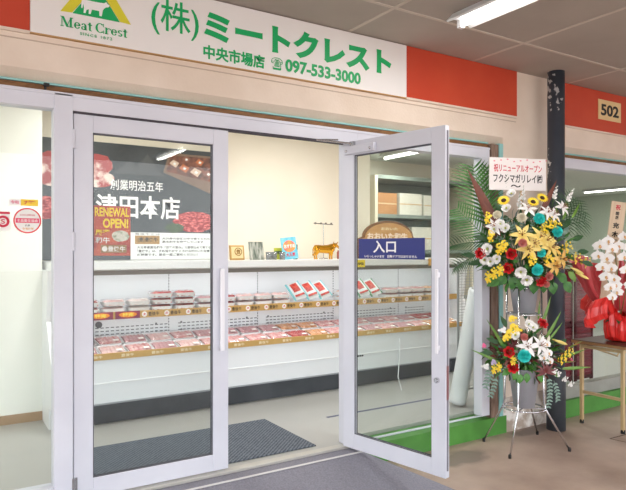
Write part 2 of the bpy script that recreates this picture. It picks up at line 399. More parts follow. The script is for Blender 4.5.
# ------------------------------------------------------------------ floor pieces in the shop
def ribs():
    m = mat('blue_grey_mat', (66, 74, 84), .9, 0, (84, 92, 102), 60, .3)
    nt = m.node_tree; b = nt.nodes['Principled BSDF']
    tc = nt.nodes.new('ShaderNodeTexCoord'); wv = nt.nodes.new('ShaderNodeTexWave'); wv.inputs['Scale'].default_value = 14; wv.inputs['Distortion'].default_value = 3; wv.inputs['Detail'].default_value = 1; wv.inputs['Detail Scale'].default_value = 6
    mp = nt.nodes.new('ShaderNodeMapping'); mp.inputs['Rotation'].default_value = (0, 0, .8); nt.links.new(tc.outputs['Object'], mp.inputs[0]); nt.links.new(mp.outputs[0], wv.inputs['Vector'])
    r = nt.nodes.new('ShaderNodeValToRGB'); r.color_ramp.elements[0].color = lin((58, 66, 78)); r.color_ramp.elements[1].color = lin((112, 120, 130)); nt.links.new(wv.outputs['Fac'], r.inputs[0])
    nt.links.new(r.outputs[0], b.inputs['Base Color']); return m
mt = thing('door_mat', 'dark blue-grey ribbed mat on the shop floor just inside the door', 'mat')
B((.72, 3.515, .001), (2.235, 4.28, .009)).build('pile', ribs(), mt, .003)
tp = B((2.69, 4.055, .0005), (3.95, 4.085, .002)).build('floor_tape', mat('slate_tape', (92, 96, 122), .6)); tag(tp, 'thin slate blue tape line stuck on the shop floor', 'tape')

# ------------------------------------------------------------------ signboard
sg = thing('shop_signboard', 'long white signboard with green lettering above the shop doors', 'sign', (0, 0, 0))
B((.422, 3.40, 2.474), (2.952, D-.001, ZC-.006)).build('panel', SIGNW, sg, .002)
B((.422, 3.398, 2.470), (2.952, D, 2.476)).build('lower_trim', mat('tan_trim', (190, 150, 96), .6), sg)
YS = 3.398
text('lettering', '(株)', 1.05, 1.335, 2.588, 2.800, YS, GREEN_T, sg, .006)
text('lettering', 'ミートクレスト', 1.368, 2.805, 2.612, 2.792, YS, GREEN_T, sg, .05)
text('lettering', '中央市場店', 1.364, 1.775, 2.497, 2.583, YS, GREEN_T, sg, .028)
text('telephone_symbol', '☎', 1.822, 1.905, 2.503, 2.585, YS, GREEN_T, sg, .004)
text('lettering', '097-533-3000', 1.925, 2.530, 2.507, 2.590, YS, GREEN_T, sg, .034)
# logo: peaked yellow roof, green field, white cow
ap = .752
lg = MB(); lg.prism([(.566, 2.612), (.624, 2.616), (ap, 2.79), (.876, 2.616), (.934, 2.612), (ap+.025, 2.85), (ap-.025, 2.85)], YS-.0015, YS+.0015)
lg.build('logo_roof', YEL_L, sg)
MB().prism([(.627, 2.614), (.873, 2.614), (ap, 2.788)], YS-.001, YS+.0015).build('logo_field', GREEN_T, sg)
cw = [(.672, 2.690), (.680, 2.697), (.765, 2.697), (.790, 2.700), (.800, 2.708), (.806, 2.700), (.818, 2.692), (.812, 2.682), (.800, 2.680), (.790, 2.672), (.782, 2.660), (.776, 2.626), (.764, 2.626), (.763, 2.652),
      (.725, 2.652), (.718, 2.626), (.708, 2.626), (.709, 2.650), (.697, 2.645), (.692, 2.626), (.682, 2.626), (.684, 2.655), (.680, 2.676), (.676, 2.650), (.670, 2.650)]
MB().prism(cw, YS-.003, YS-.001).build('logo_cow', WTXT, sg)
# Didone letters of the name, drawn as thick and thin strokes
def serif_word(parent):
    mb = MB(); X = [.566]; z = 2.535; y0, y1 = YS-.0015, YS+.0015
    def q(x0, z0, x1, z1): mb.box((X[0]+x0, y0, z+z0), (X[0]+x1, y1, z+z1))
    def sl(x0, z0, x1, z1, w): mb.prism([(X[0]+x0, z+z0), (X[0]+x0+w, z+z0), (X[0]+x1+w, z+z1), (X[0]+x1, z+z1)], y0, y1)
    def arc(cx, cz, rx, rz, a0, a1, thick=.009, thin=.003, n=18):
        P = []; Q = []
        for i in range(n+1):
            a = math.radians(a0+(a1-a0)*i/n); wd = thin+(thick-thin)*abs(math.cos(a))
            P.append((X[0]+cx+rx*math.cos(a), z+cz+rz*math.sin(a))); Q.append((X[0]+cx+(rx-wd)*math.cos(a), z+cz+(rz-wd*.7)*math.sin(a)))
        for i in range(n): mb.prism([P[i], P[i+1], Q[i+1], Q[i]], y0, y1)
    h, x = .052, .034
    def M():
        q(.006, 0, .009, h); q(0, 0, .016, .003); q(0, h-.003, .014, h); sl(.030, 0, .006, h, .011); sl(.030, 0, .050, h, .003); q(.047, 0, .057, h); q(.041, 0, .063, .003); q(.05, h-.003, .063, h); X[0] += .068
    def e(): arc(.016, x/2, .016, x/2, 40, 330); arc(.016, x/2, .016, x/2, 0, 40); q(.004, x/2-.001, .030, x/2+.003); X[0] += .036
    def a(): arc(.013, x*.72, .012, x*.28, 0, 170); q(.018, 0, .027, x*.75); q(.018, 0, .031, .003); arc(.012, x*.27, .012, x*.27, 20, 350, .007); X[0] += .034
    def t(): q(.006, .002, .015, x+.010); q(0, x-.004, .022, x); q(.008, 0, .021, .003); X[0] += .026
    def C(): arc(.024, h/2, .024, h/2, 50, 310, .011); q(.040, h*.66, .043, h); q(.040, 0, .043, h*.3); X[0] += .049
    def r(): q(.004, 0, .013, x); q(0, 0, .018, .003); q(0, x-.003, .008, x); arc(.022, x*.62, .011, x*.36, 20, 150, .006); X[0] += .033
    def s_(): arc(.013, x*.74, .012, x*.26, 30, 270, .008); arc(.013, x*.26, .012, x*.26, -150, 90, .008); X[0] += .030
    M(); e(); a(); t(); X[0] += .014; C(); r(); e(); s_(); t()
    return mb.build('name_lettering', GREEN_T, parent)
serif_word(sg)
text('lettering', 'SINCE 1872', .664, .832, 2.505, 2.520, YS, GREEN_T, sg, .0, .002, track=1.3)
# number plate 502
npl = thing('number_plate', 'small cream plate reading 502 on the right orange fascia', 'sign')
B((5.33, D-.018, 2.595), (5.70, D-.0125, 2.785)).build('plate', mat('cream_plate', (232, 204, 150), .5), npl, .001)
text('lettering', '502', 5.37, 5.66, 2.635, 2.745, D-.019, INK, npl, .03)

# ------------------------------------------------------------------ fluorescent lights
def lamp(name, lab, x, y0, y1, z, watts, group, hang=.0):
    L = y1-y0; t = thing(name, lab, 'light', (x, y0, z), 0, group)
    hs = MB(); hs.prism([(-.115, -.055), (-.10, -.062), (-.045, -.035), (.045, -.035), (.10, -.062), (.115, -.055), (.06, 0), (-.06, 0)], 0, L, 'y'); hs.build('housing', WHITE, t)
    MB().tube([(0, .03, -.060), (0, L-.03, -.060)], .019, 12).build('tube', TUBE, t, smooth=True)
    B((-.02, 0, -.085), (.02, .03, -.03)).build('tube_holder', WHITE, t); B((-.02, L-.03, -.085), (.02, L, -.03)).build('tube_holder', WHITE, t)
    ld = bpy.data.lights.new('lamp_light', 'AREA'); ld.shape = 'RECTANGLE'; ld.size = .10; ld.size_y = L-.1; ld.energy = watts; ld.color = (1, .985, .95)
    lo = bpy.data.objects.new('lamp_light', ld); COL.objects.link(lo); lo.parent = t; lo.location = (0, L/2, -.09)
    return t
lamp('fluorescent_light', 'white fluorescent batten lit on the arcade ceiling above the doors', 2.875, 1.56, 2.80, ZC, 14, 'fluorescent lights of the arcade')
lamp('fluorescent_light', 'white fluorescent batten on the arcade ceiling, mirrored in the left door glass', 3.02, -2.55, -1.3, ZC, 14, 'fluorescent lights of the arcade')
for i, (x, y0) in enumerate([(5.38, 5.45), (-1.2, 3.9), (1.15, 3.85), (3.1, 3.85), (5.38, 3.85), (7.6, 4.6), (9.4, 4.2), (12.4, 7.05)]):
    lab = {0: 'shop ceiling fluorescent seen through the open door glass', 7: 'shop ceiling fluorescent seen through the window of bay 502'}.get(i, 'fluorescent light on the shop ceiling hidden above the door head')
    lamp('fluorescent_light', lab, x, y0, y0+1.22, ZI, LAMP_W, 'fluorescent lights inside the shop')

# ================================================================== REFRIGERATED CASE
CX0, CX1 = .765, 5.20
cs = thing('display_case', 'long white open refrigerated display case along the shop wall', 'display case', (0, 0, 0))
prof = [(4.80, .165), (4.795, .32), (4.80, .508), (4.84, .52), (4.86, .165)]
MB().prism(prof, CX0, CX1, 'x').build('front_panel', mat('case_enamel', (232, 236, 240), .3), cs)
B((CX0, 4.788, .318), (CX1, 4.80, .330)).build('front_moulding', WHITE, cs, .003)
B((CX0, 4.79, .160), (CX1, 4.86, .172)).build('bottom_trim', mat('grey_trim', (150, 154, 160), .4), cs)
B((CX0+.01, 4.86, 0), (CX1-.01, 4.90, .165)).build('kick_plate', DARKK, cs)
MB().prism([(4.84, .50), (5.44, .60), (5.44, .57), (4.84, .47)], CX0+.03, CX1-.03, 'x').build('lower_deck', WHITE, cs)
B((CX0+.03, 4.785, .505), (CX1-.03, 4.80, .555)).build('price_rail', GOLD_R, cs, .002)
B((CX0+.03, 5.46, .50), (CX1-.03, 5.50, 1.20)).build('back_panel', mat('case_liner', (236, 239, 242), .4), cs)
sl = MB()
x = CX0+.12; k = 0
while x < CX1-.2:                             # vent slots in rows, interrupted by the shelf uprights
    if (x-.9) % .92 > .10:
        for z in (.605, .635, .665): sl.box((x, 5.457, z), (x+.028, 5.461, z+.008))
    x += .044
for q in range(5):
    xu = .93+.92*q
    for j in range(22): sl.box((xu-.004, 5.457, .60+j*.027), (xu+.004, 5.461, .614+j*.027))
    for dx in (-.12, .12):
        for z in (.60, .67, .74): sl.box((xu+dx-.008, 5.456, z), (xu+dx+.008, 5.461, z+.016))
sl.build('perforation_pattern', mat('slot_dark', (104, 108, 114), .7), cs)
B((CX0+.03, 5.06, .812), (CX1-.03, 5.46, .832)).build('shelf', WHITE, cs, .002)
B((CX0+.03, 5.045, .785), (CX1-.03, 5.058, .845)).build('price_rail', GOLD_R, cs, .002)
cp = MB(); cp.prism([(4.95, 1.197), (4.945, 1.255), (5.68, 1.257), (5.68, 1.18), (5.02, 1.18)], CX0, CX1, 'x'); cp.build('canopy', mat('canopy_enamel', (238, 239, 238), .35), cs)
B((CX0+.02, 4.99, 1.150), (CX1-.02, 5.06, 1.19)).build('canopy_lip', mat('lip_grey', (122, 116, 108), .5), cs)  # grey-brown strip standing in for the shadow line under the canopy
ep = [(4.80, .165), (4.795, .5), (4.84, .56), (5.02, .80), (4.955, 1.195), (5.68, 1.195), (5.68, .0), (4.90, 0), (4.90, .165)]
for xa in (CX0-.03, CX1): MB().prism(ep, xa, xa+.03, 'x').build('end_panel', WHITE, cs)
MB().tube([(1.22, 5.44, .70), (1.22, 5.46, .70)], .028, 20).build('thermometer', mat('grey_dial', (70, 74, 80), .4), cs)
B((CX0+.1, 5.09, 1.166), (CX1-.1, 5.13, 1.178)).build('case_lamp', emit('case_lamp_glow', (255, 255, 252), 2.5), cs)  # unseen glowing strip added to brighten the inside of the case
for q in range(2):
    ld = bpy.data.lights.new('case_light', 'AREA'); ld.shape = 'RECTANGLE'; ld.size = 2.0; ld.size_y = .06; ld.energy = 1.6; ld.color = (1, 1, 1)  # added fill light under the canopy, lifts the case interior
    lo_ = bpy.data.objects.new('case_light', ld); COL.objects.link(lo_); lo_.parent = cs; lo_.location = (CX0+1.15+2.15*q, 5.11, 1.140); lo_.rotation_euler = (math.radians(20), 0, 0)
for q in range(2):
    ld = bpy.data.lights.new('shelf_light', 'AREA'); ld.shape = 'RECTANGLE'; ld.size = 2.0; ld.size_y = .03; ld.energy = 1.2  # more added fill, below the shelf, to brighten the lower deck
    lo_ = bpy.data.objects.new('shelf_light', ld); COL.objects.link(lo_); lo_.parent = cs; lo_.location = (CX0+1.15+2.15*q, 5.10, .808); lo_.rotation_euler = (math.radians(15), 0, 0)
B((CX0+.1, 5.085, .809), (CX1-.1, 5.115, .812)).build('shelf_lamp', MATS['case_lamp_glow'], cs)  # glowing strip added with the fill under the shelf, out of view
bd = MB()
for q in range(4): bd.box((3.50+q*.027, 4.793, .300), (3.50+q*.027+.021, 4.7965, .316))
bd.build('badge', BLACK, cs)
tg = obj('label_ring', MB().tube([(0, 0, 0), (0, -.002, 0)], .022, 18).mesh('label_ring', PAPER), cs)
# the row of price labels on the upper rail, each with a white roundel and the same characters
pt = None
for i in range(19):
    xx = 1.50+i*.192
    if xx > CX1-.25: break
    if pt is None:
        tg.location = (xx, 5.044, .815); pt = text('price_label', '豊後牛', 0, .095, -.018, .016, 0, INK, cs, .01, 0); pt.location = (xx+.032, 5.0435, .816)
        rr = text('ring_emblem', '(豊)', -.013, .013, -.012, .012, 0, RED_T, cs, .01, 0); rr.location = (xx, 5.0405, .815)
    else:
        for s_, dx, y, z in ((tg, 0, 5.044, .815), (pt, .032, 5.0435, .816), (rr, 0, 5.0405, .815)):
            c = s_.copy(); COL.objects.link(c); c.location = (xx+dx, y, z)
sm = None
for i in range(16):
    xx = 1.0+i*.24
    if sm is None:
        sm = text('price_label', '豊後牛', 0, .10, -.012, .012, 0, mat('pale_label_ink', (240, 226, 190), .6), cs, .012, 0); sm.location = (xx, 4.784, .531)
    else:
        c = sm.copy(); COL.objects.link(c); c.location = (xx, 4.784, .531)
pcab = MB().tube([(4.06, 4.785, .44), (4.05, 4.775, .25), (4.0, 4.74, .06), (3.93, 4.62, .006), (3.80, 4.45, .006)], .005, 8).build('power_cable', WHITE, smooth=True); tag(pcab, 'thin white cable hanging down the case front behind the open door glass', 'cable')
# two bright price cards at the left end of the upper rail
for i, xx in enumerate((1.04, 1.26)):
    t = thing('price_card', ['bright orange price card clipped on the upper rail, leftmost', 'orange and purple price card on the upper rail beside the ochre strip'][i], 'price card', (xx, 5.035, .786), 0, 'price cards on the upper rail')
    B((0, 0, 0), (.20, .006, .062)).build('card', mat('purple_card', (96, 52, 92), .6, 0, (170, 60, 70), 14), t)
    MB().ball((.10, -.001, .033), 1, 16, 8, (.075, .003, .022)).build('burst', mat('orange_burst', (246, 148, 48), .6), t, smooth=True)
    text('lettering', '特売', .055, .145, .018, .048, -.005, mat('yellow_print', (255, 232, 90), .6), t, .03, 0)

# ------------------------------------------------------------------ packaged meat
MEATS = {
    'pink': mat('marbled_pink_meat', (212, 136, 134), .5, 0, (238, 200, 194), 26, lo=.4, hi=.62, coat=.1),
    'pale': mat('pale_pork', (228, 178, 172), .5, 0, (244, 216, 210), 18, coat=.1),
    'red': mat('red_beef', (172, 38, 40), .5, 0, (220, 132, 122), 30, lo=.45, hi=.7, coat=.1),
    'mauve': mat('mauve_mince', (190, 132, 136), .5, 0, (216, 168, 168), 60, coat=.1),
    'orange': mat('breaded_cutlet', (214, 138, 82), .6, 0, (236, 190, 140), 40),
    'white': mat('white_chicken', (236, 206, 196), .5, 0, (246, 238, 230), 20, coat=.1)}
TRAY = mat('white_foam_tray', (240, 240, 240), .5)
def rrect(w, d, r, n=3):
    P = []
    for cx, cy, a0 in ((w/2-r, d/2-r, 0), (-w/2+r, d/2-r, 90), (-w/2+r, -d/2+r, 180), (w/2-r, -d/2+r, 270)):
        for i in range(n+1):
            a = math.radians(a0+90*i/n); P.append((cx+r*math.cos(a), cy+r*math.sin(a)))
    return P
def make_pack(kind, w, d, h, seed):
    r = random.Random(seed)
    t = thing('meat_tray', 'x', 'meat package', (0, 0, -50))
    a = rrect(w*.84, d*.84, .02); b = rrect(w, d, .025); c = rrect(w*.93, d*.93, .022); n = len(a)
    vs = [(x, y, 0) for x, y in a]+[(x, y, h) for x, y in b]+[(x, y, h-.002) for x, y in c]+[(x*.97, y*.97, .006) for x, y in a]
    fs = [tuple(range(n))[::-1], tuple(range(3*n, 4*n))]
    for j in range(3): fs += [(j*n+i, j*n+(i+1) % n, (j+1)*n+(i+1) % n, (j+1)*n+i) for i in range(n)]
    MB().add(vs, fs).build('tray', TRAY, t)
    m = MB()                                   # slices laid overlapping across the tray
    ns = 5 if kind != 'orange' else 3
    for i in range(ns):
        x0 = -w*.42+i*w*.80/ns; sw = w*.80/ns*1.25; N = 6; V = []; Fc = []
        for u in range(N+1):
            for v_ in range(4):
                y = (u/N-.5)*d*.86; x = x0+sw*v_/3
                dome = math.sqrt(max(0, 1-(2*u/N-1)**2*.9))
                V.append((x, y*(1+.05*r.uniform(-1, 1)), .008+(h*1.15+.006)*dome*(.62+.35*v_/3)+r.uniform(-.0025, .0025)))
        for u in range(N):
            for v_ in range(3): q = u*4+v_; Fc.append((q, q+1, q+5, q+4))
        nv = len(V); V += [(x, y, .006) for x, y, z in V]; Fc += [tuple(i_+nv for i_ in f_)[::-1] for f_ in Fc]
        ring = [u*4 for u in range(N+1)]+[N*4+v_ for v_ in (1, 2, 3)]+[u*4+3 for u in range(N-1, -1, -1)]+[2, 1]
        for q in range(len(ring)): p_, p2 = ring[q], ring[(q+1) % len(ring)]; Fc.append((p_, p_+nv, p2+nv, p2))
        m.add(V, Fc)
    m.build('meat', MEATS[kind], t, smooth=True)
    n_ = len(b); z = h*1.18+.006
    MB().add([(x, y, h+.0012) for x, y in b]+[(x*.86, y*.86, z+.003) for x, y in b], [(i, (i+1) % n_, n_+(i+1) % n_, n_+i) for i in range(n_)]+[tuple(range(n_, 2*n_))]).build('film', FILM, t)
    B((w*.12, -d*.36, z+.0035), (w*.34, -d*.20, z+.0045)).build('price_sticker', PAPER, t)
    return t
PK = {}
def pack(kind, big=False):
    k = (kind, big)
    if k not in PK: PK[k] = [make_pack(kind, *((.205, .225, .028) if big else (.185, .18, .036)), 3), False]
    return PK[k]
def put_pack(kind, big, loc, rot, label, group):
    p = pack(kind, big)
    if not p[1]: p[1] = True; o = p[0]; o.location = loc; o.rotation_euler = rot; o['label'] = label; o['group'] = group
    else: o = dup(p[0], loc, rot, label, group)
    return o
TI = math.atan2(.10, .60)
def zone(x):
    return 'behind left door' if x < 2.2 else 'in doorway' if x < 3.45 else 'behind open door' if x < 4.72 else 'right of open door'
ORD = ['first', 'second', 'third', 'fourth', 'fifth', 'sixth', 'seventh', 'eighth', 'ninth', 'tenth']
NM = {'mauve': 'mauve mince', 'pale': 'pale pork', 'pink': 'pink meat', 'orange': 'orange cutlet', 'red': 'red beef', 'white': 'white chicken'}
# lower deck: two rows lying on the sloping deck
xs = []; x = 1.0
while x < 5.05: xs.append(x); x += .215 if x < 2.2 else .218
for row, yy in ((0, 4.985), (1, 5.235)):
    cnt = {}
    for i, x in enumerate(xs):
        if x < 2.2: kd = 'mauve' if (i+row) % 3 == 0 else 'pale' if (i+row) % 3 == 1 else 'pink'
        elif x < 2.75: kd = 'pink' if row == 0 else 'mauve'
        elif x < 3.3: kd = 'orange' if (i+row) % 3 else 'red'
        elif x < 3.6: kd = 'pink'
        elif x < 4.6: kd = 'mauve' if (i+row) % 2 else 'pink'
        else: kd = 'orange' if row == 0 else 'red'
        zn = zone(x); cnt[zn] = cnt.get(zn, -1)+1
        put_pack(kd, True, (x+.03*row, yy, .502+(yy-4.84)*.1667), (TI, 0, rnd.uniform(-.05, .05)), f'{NM[kd]} tray, {ORD[cnt[zn]]} from left in lower deck {["front", "back"][row]} row, {zn}', 'meat trays on the lower deck')
# upper shelf: stacks
stacks = [(1.06, 'red', 2), (1.265, 'pale', 2), (1.47, 'white', 2), (1.675, 'red', 3), (1.88, 'red', 3), (2.085, 'mauve', 2), (2.275, 'red', 2), (2.465, 'pale', 2), (2.655, 'pale', 2), (2.845, 'pale', 2),
          (3.63, 'orange', 2), (4.22, 'pink', 2), (4.41, 'pale', 2), (4.60, 'pink', 2), (4.79, 'orange', 2), (4.985, 'orange', 2)]
LV = ['lowest', 'second lowest', 'third', 'topmost']
cnt = {}
for si, (x, kd, n) in enumerate(stacks):
    zn = zone(x); cnt[zn] = cnt.get(zn, -1)+1
    for k in range(n):
        lv = 'topmost' if k == n-1 else LV[k]
        put_pack(kd, False, (x+rnd.uniform(-.006, .006), 5.17+rnd.uniform(-.008, .008), .833+k*.055), (0, 0, rnd.uniform(-.04, .04)), f'{NM[kd]} tray, {lv} of {ORD[cnt[zn]]} upper shelf stack from left, {zn}', 'stacked meat trays on the upper shelf')
# bright pouches leaning on the upper shelf
PB = [mat('pouch_white', (214, 220, 220), .4), mat('pouch_red', (166, 30, 28), .4, 0, (206, 84, 66), 40), mat('pouch_teal', (120, 190, 196), .35)]
PB2 = [PB[0], PB[1], mat('pouch_green', (70, 130, 90), .35)]
def pouch(mats):
    t = thing('meat_pouch', 'x', 'meat package', (0, 0, 0))
    m = MB(); N = 8; V = []; Fc = []; W, L = .150, .225
    for sgn in (1, -1):
        o = len(V)
        for i in range(N+1):
            for j in range(N+1):
                u, v_ = i/N, j/N; th = .02*(math.sin(PI*u)*math.sin(PI*v_))**.5 if 0 < u < 1 and 0 < v_ < 1 else 0
                V.append(((u-.5)*W, (v_-.5)*L, sgn*th))
        for i in range(N):
            for j in range(N):
                q = o+i*(N+1)+j; f_ = (q, q+N+1, q+N+2, q+1); Fc.append(f_ if sgn > 0 else f_[::-1])
    m.add(V, Fc)
    for k in range(N*N):
        i, j = divmod(k, N)
        m.mi[k] = 2 if i in (0, N-1) else 1 if 2 <= i <= 5 and 3 <= j <= 6 else 0
    m.build('pouch', mats, t, smooth=True)
    MB().prism([(-.05, -.085), (.05, -.085), (.05, -.062), (-.05, -.062)], .0185, .020, 'z').build('print_band', PB[1], t)
    return t
for i, x in enumerate((3.06, 3.205, 3.35)):
    o = pouch(PB); o.location = (x, 5.18, .948); o.rotation_euler = (math.radians(44), -.30, -.12+.05*i)
    o['label'] = ['leaning pouch with red meat picture, leftmost of three in the doorway', 'leaning pouch with red meat picture, middle of three in the doorway', 'leaning pouch with red meat picture, rightmost of three in the doorway'][i]; o['group'] = 'bright pouches leaning on the upper shelf'
for i, x in enumerate((3.85, 4.0)):
    o = pouch(PB2); o.location = (x, 5.18, .948); o.rotation_euler = (math.radians(44), -.30, -.15+.05*i)
    o['label'] = ['left green-edged pouch with red meat picture behind the open door glass', 'right green-edged pouch with red meat picture behind the open door glass'][i]; o['group'] = 'bright pouches leaning on the upper shelf'

# ================================================================== WALL BANNER
WY = 5.685
bn = thing('wall_banner', 'large dark banner with white brush lettering and meat photographs on the back wall', 'banner', (0, 0, 0))
B((.15, WY, 1.262), (2.47, WY+.013, 2.335)).build('backing', mat('charcoal_banner', (58, 64, 68), .5, 0, (76, 82, 86), 2.2), bn)
text('lettering', '創業明治五年', 1.375, 1.868, 1.905, 2.005, WY-.006, WTXT, bn, .012, .001)
text('lettering', '津田本店', 1.245, 2.037, 1.645, 1.865, WY-.006, WTXT, bn, .022, .001)
MB().prism([(1.40, 2.06), (1.55, 2.18), (1.62, 2.13), (1.72, 2.26), (1.84, 2.10), (1.90, 2.06)], WY-.001, WY+.002).build('mountain_motif', mat('mountain_grey', (88, 92, 94), .5), bn)
def slab(pts, y0, name, m, fat=None):
    o = MB().prism(pts, y0-.0012, y0+.002).build(name, m, bn); return o
def blob(cx, cz, rx, rz, n=22, j=.08, seed=1):
    r = random.Random(seed); return [(cx+rx*math.cos(2*PI*i/n)*(1+r.uniform(-j, j)), cz+rz*math.sin(2*PI*i/n)*(1+r.uniform(-j, j))) for i in range(n)]
PMEAT = mat('photo_pink_meat', (176, 78, 78), .5, 0, (244, 222, 212), 9, lo=.47, hi=.58, detail=8)
RMEAT = mat('photo_red_meat', (150, 26, 34), .5, 0, (224, 120, 116), 26, lo=.46, hi=.62, detail=8, stretch=(1, 1, 2.2))
slab(blob(.86, 2.07, .12, .15, seed=3), WY-.001, 'meat_photo', PMEAT)
slab(blob(1.24, 2.13, .16, .10, seed=4), WY-.001, 'meat_photo', PMEAT)
slab(blob(1.27, 2.00, .14, .075, seed=5), WY-.003, 'meat_photo', PMEAT)
slab(blob(.84, 1.72, .14, .10, seed=8), WY-.001, 'meat_photo', RMEAT)
slab([(1.872, 2.10), (1.93, 2.29), (2.46, 2.29), (2.46, 1.90), (2.40, 1.90)], WY-.001, 'gift_box_photo', mat('photo_wood_box', (128, 104, 88), .5, 0, (150, 124, 104), 5))
slab([(1.90, 2.11), (1.95, 2.27), (2.44, 2.27), (2.44, 2.02)], WY-.003, 'gift_box_photo', mat('photo_box_inside', (86, 56, 48), .5, 0, (150, 92, 70), 16))
for (cx, cz, s, c) in ((1.98, 2.19, .05, 'a'), (2.08, 2.15, .055, 'b'), (2.20, 2.12, .06, 'a'), (2.33, 2.11, .055, 'c'), (2.10, 2.24, .045, 'c'), (2.24, 2.22, .045, 'b')):
    slab([(cx-s, cz), (cx-s*.2, cz+s*.75), (cx+s, cz+s*.2), (cx+s*.3, cz-s*.75)], WY-.005, 'packet_photo', mat('packet_'+{'a': 'tan', 'b': 'orange', 'c': 'brown'}[c], {'a': (226, 200, 178), 'b': (206, 120, 72), 'c': (150, 96, 80)}[c], .5))
    slab([(cx-s*.3, cz-.005), (cx, cz+s*.3), (cx+s*.45, cz), (cx+s*.1, cz-s*.3)], WY-.0065, 'packet_photo', PAPER)
slab(blob(2.19, 1.63, .22, .10, 26, .07, 6), WY-.001, 'beef_photo', RMEAT)
slab(blob(1.99, 1.565, .09, .05, 20, .2, 7), WY-.003, 'garnish_photo', mat('photo_herb', (74, 92, 66), .6))
B((1.56, WY-.003, 1.262), (2.47, WY, 1.518)).build('caption_strip', mat('caption_grey', (232, 234, 234), .6), bn)
B((1.60, WY-.0045, 1.408), (1.835, WY-.003, 1.488)).build('caption_badge', mat('badge_gold', (166, 130, 76), .5), bn)
text('lettering', '(豊)豊後牛', 1.625, 1.815, 1.425, 1.472, WY-.005, INK, bn, .02, 0)
text('lettering', '豊後牛とは・・・', 1.60, 1.97, 1.494, 1.513, WY-.0035, INK, bn, 0, 0)
text('lettering', '大分県の自然の中で育てられた', 1.86, 2.35, 1.452, 1.474, WY-.0035, INK, bn, .02, 0)
text('lettering', '黒毛和牛を厳選しています', 1.86, 2.28, 1.420, 1.442, WY-.0035, INK, bn, .02, 0)
text('lettering', '大分県産黒毛和牛「百年の恵み」で愛情込めて育てられた', 1.62, 2.42, 1.365, 1.390, WY-.0035, INK, bn, .02, 0)
text('lettering', '「豊後牛」は、きめ細やかで とろける味わいが自慢です。', 1.62, 2.42, 1.330, 1.355, WY-.0035, INK, bn, .02, 0)
text('lettering', 'が特徴です。是非一度ご賞味ください！', 1.62, 2.22, 1.295, 1.320, WY-.0035, INK, bn, .02, 0)
# renewal poster taped to the inside of the left door glass
rp = thing('renewal_poster', 'red and yellow RENEWAL OPEN poster taped inside the left door glass', 'poster', (0, 0, 0))
B((.745, 3.456, 1.322), (.948, 3.459, 1.600)).build('sheet', mat('poster_dark_red', (178, 52, 48), .5, 0, (222, 104, 60), 16), rp)
B((.748, 3.4545, 1.468), (.945, 3.456, 1.598)).build('sheet_band', mat('poster_orange', (214, 84, 40), .5, 0, (196, 54, 40), 14), rp)
YEL = mat('poster_yellow', (255, 226, 70), .5)
text('lettering', 'RENEWAL', .752, .940, 1.540, 1.590, 3.453, YEL, rp, .03, .001)
text('lettering', 'OPEN!', .795, .935, 1.476, 1.530, 3.453, YEL, rp, .04, .001)
text('lettering', '厳選', .755, .832, 1.435, 1.468, 3.453, YEL, rp, .02, .001)
text('lettering', '和牛', .755, .832, 1.392, 1.425, 3.453, PAPER, rp, .02, .001)
MB().prism(blob(.892, 1.432, .048, .032, 18, .05, 2), 3.4535, 3.456).build('rice_photo', mat('rice_white', (232, 228, 214), .7, 0, (120, 140, 80), 40, lo=.5, hi=.75), rp)
B((.785, 3.4535, 1.338), (.925, 3.456, 1.382)).build('badge', mat('badge_gold', (166, 130, 76), .5), rp)
text('lettering', '豊後牛', .822, .918, 1.345, 1.375, 3.4525, PAPER, rp, .02, .001)
MB().tube([(.805, 3.4535, 1.36), (.805, 3.452, 1.36)], .015, 16).build('roundel', PAPER, rp)

# ------------------------------------------------------------------ blue entrance sign on the open door (local +x runs along the leaf)
def on_leaf(name, lab, cat):
    t = thing(name, lab, cat, d2.location, d2.rotation_euler.z); return t
es = on_leaf('entrance_sign', 'dark blue entrance sign with white characters on the open door glass', 'sign')
B((.135, -.010, 1.295), (.675, -.0035, 1.428)).build('plate', NAVY, es, .001)
text('lettering', '入口', .265, .455, 1.335, 1.415, -.0115, WTXT, es, .02, .001)
text('lettering', 'いらっしゃいませ　自動ドアではありません', .19, .62, 1.303, 1.322, -.0115, WTXT, es, .01, .001)
# stickers on the left window
st = thing('round_sticker', 'round white sticker with a red rim on the left window', 'sticker', (.415, 3.455, 1.507))
MB().tube([(0, 0, 0), (0, .003, 0)], .0665, 36).build('rim', mat('red_rim', (226, 58, 70), .5), st)
MB().tube([(0, -.001, 0), (0, .002, 0)], .0595, 36).build('face', PAPER, st)
B((-.056, -.002, -.012), (.056, 0, .012)).build('band', mat('pink_band', (232, 70, 110), .5), st)
text('lettering', '食品衛生協会', -.05, .05, -.008, .008, -.0025, PAPER, st, .01, 0)
text('lettering', '大分市食品衛生協会', -.036, .036, .024, .034, -.0018, RED_T, st, .01, 0)
text('lettering', '会員', -.012, .012, -.030, -.020, -.0018, INK, st, 0, 0); text('lettering', '令和7年', -.026, .03, -.048, -.036, -.0018, mat('amber_ink', (230, 160, 40), .6), st, .01, 0)
st = thing('year_sticker', 'white and yellow sticker reading 令和7年 above the round sticker', 'sticker', (.328, 3.455, 1.584))
B((0, 0, 0), (.055, .003, .034)).build('white_half', PAPER, st); B((.056, 0, 0), (.138, .003, .034)).build('yellow_half', mat('yellow_label', (250, 214, 60), .5), st)
text('lettering', '令和', .008, .046, .008, .026, -.001, PINK_T, st, .01, 0); text('lettering', '7年', .07, .125, .006, .028, -.001, RED_T, st, .02, 0)
st = thing('square_sticker', 'white square sticker with a crimson ring and top bar at the photo left edge', 'sticker', (.213, 3.455, 1.452))
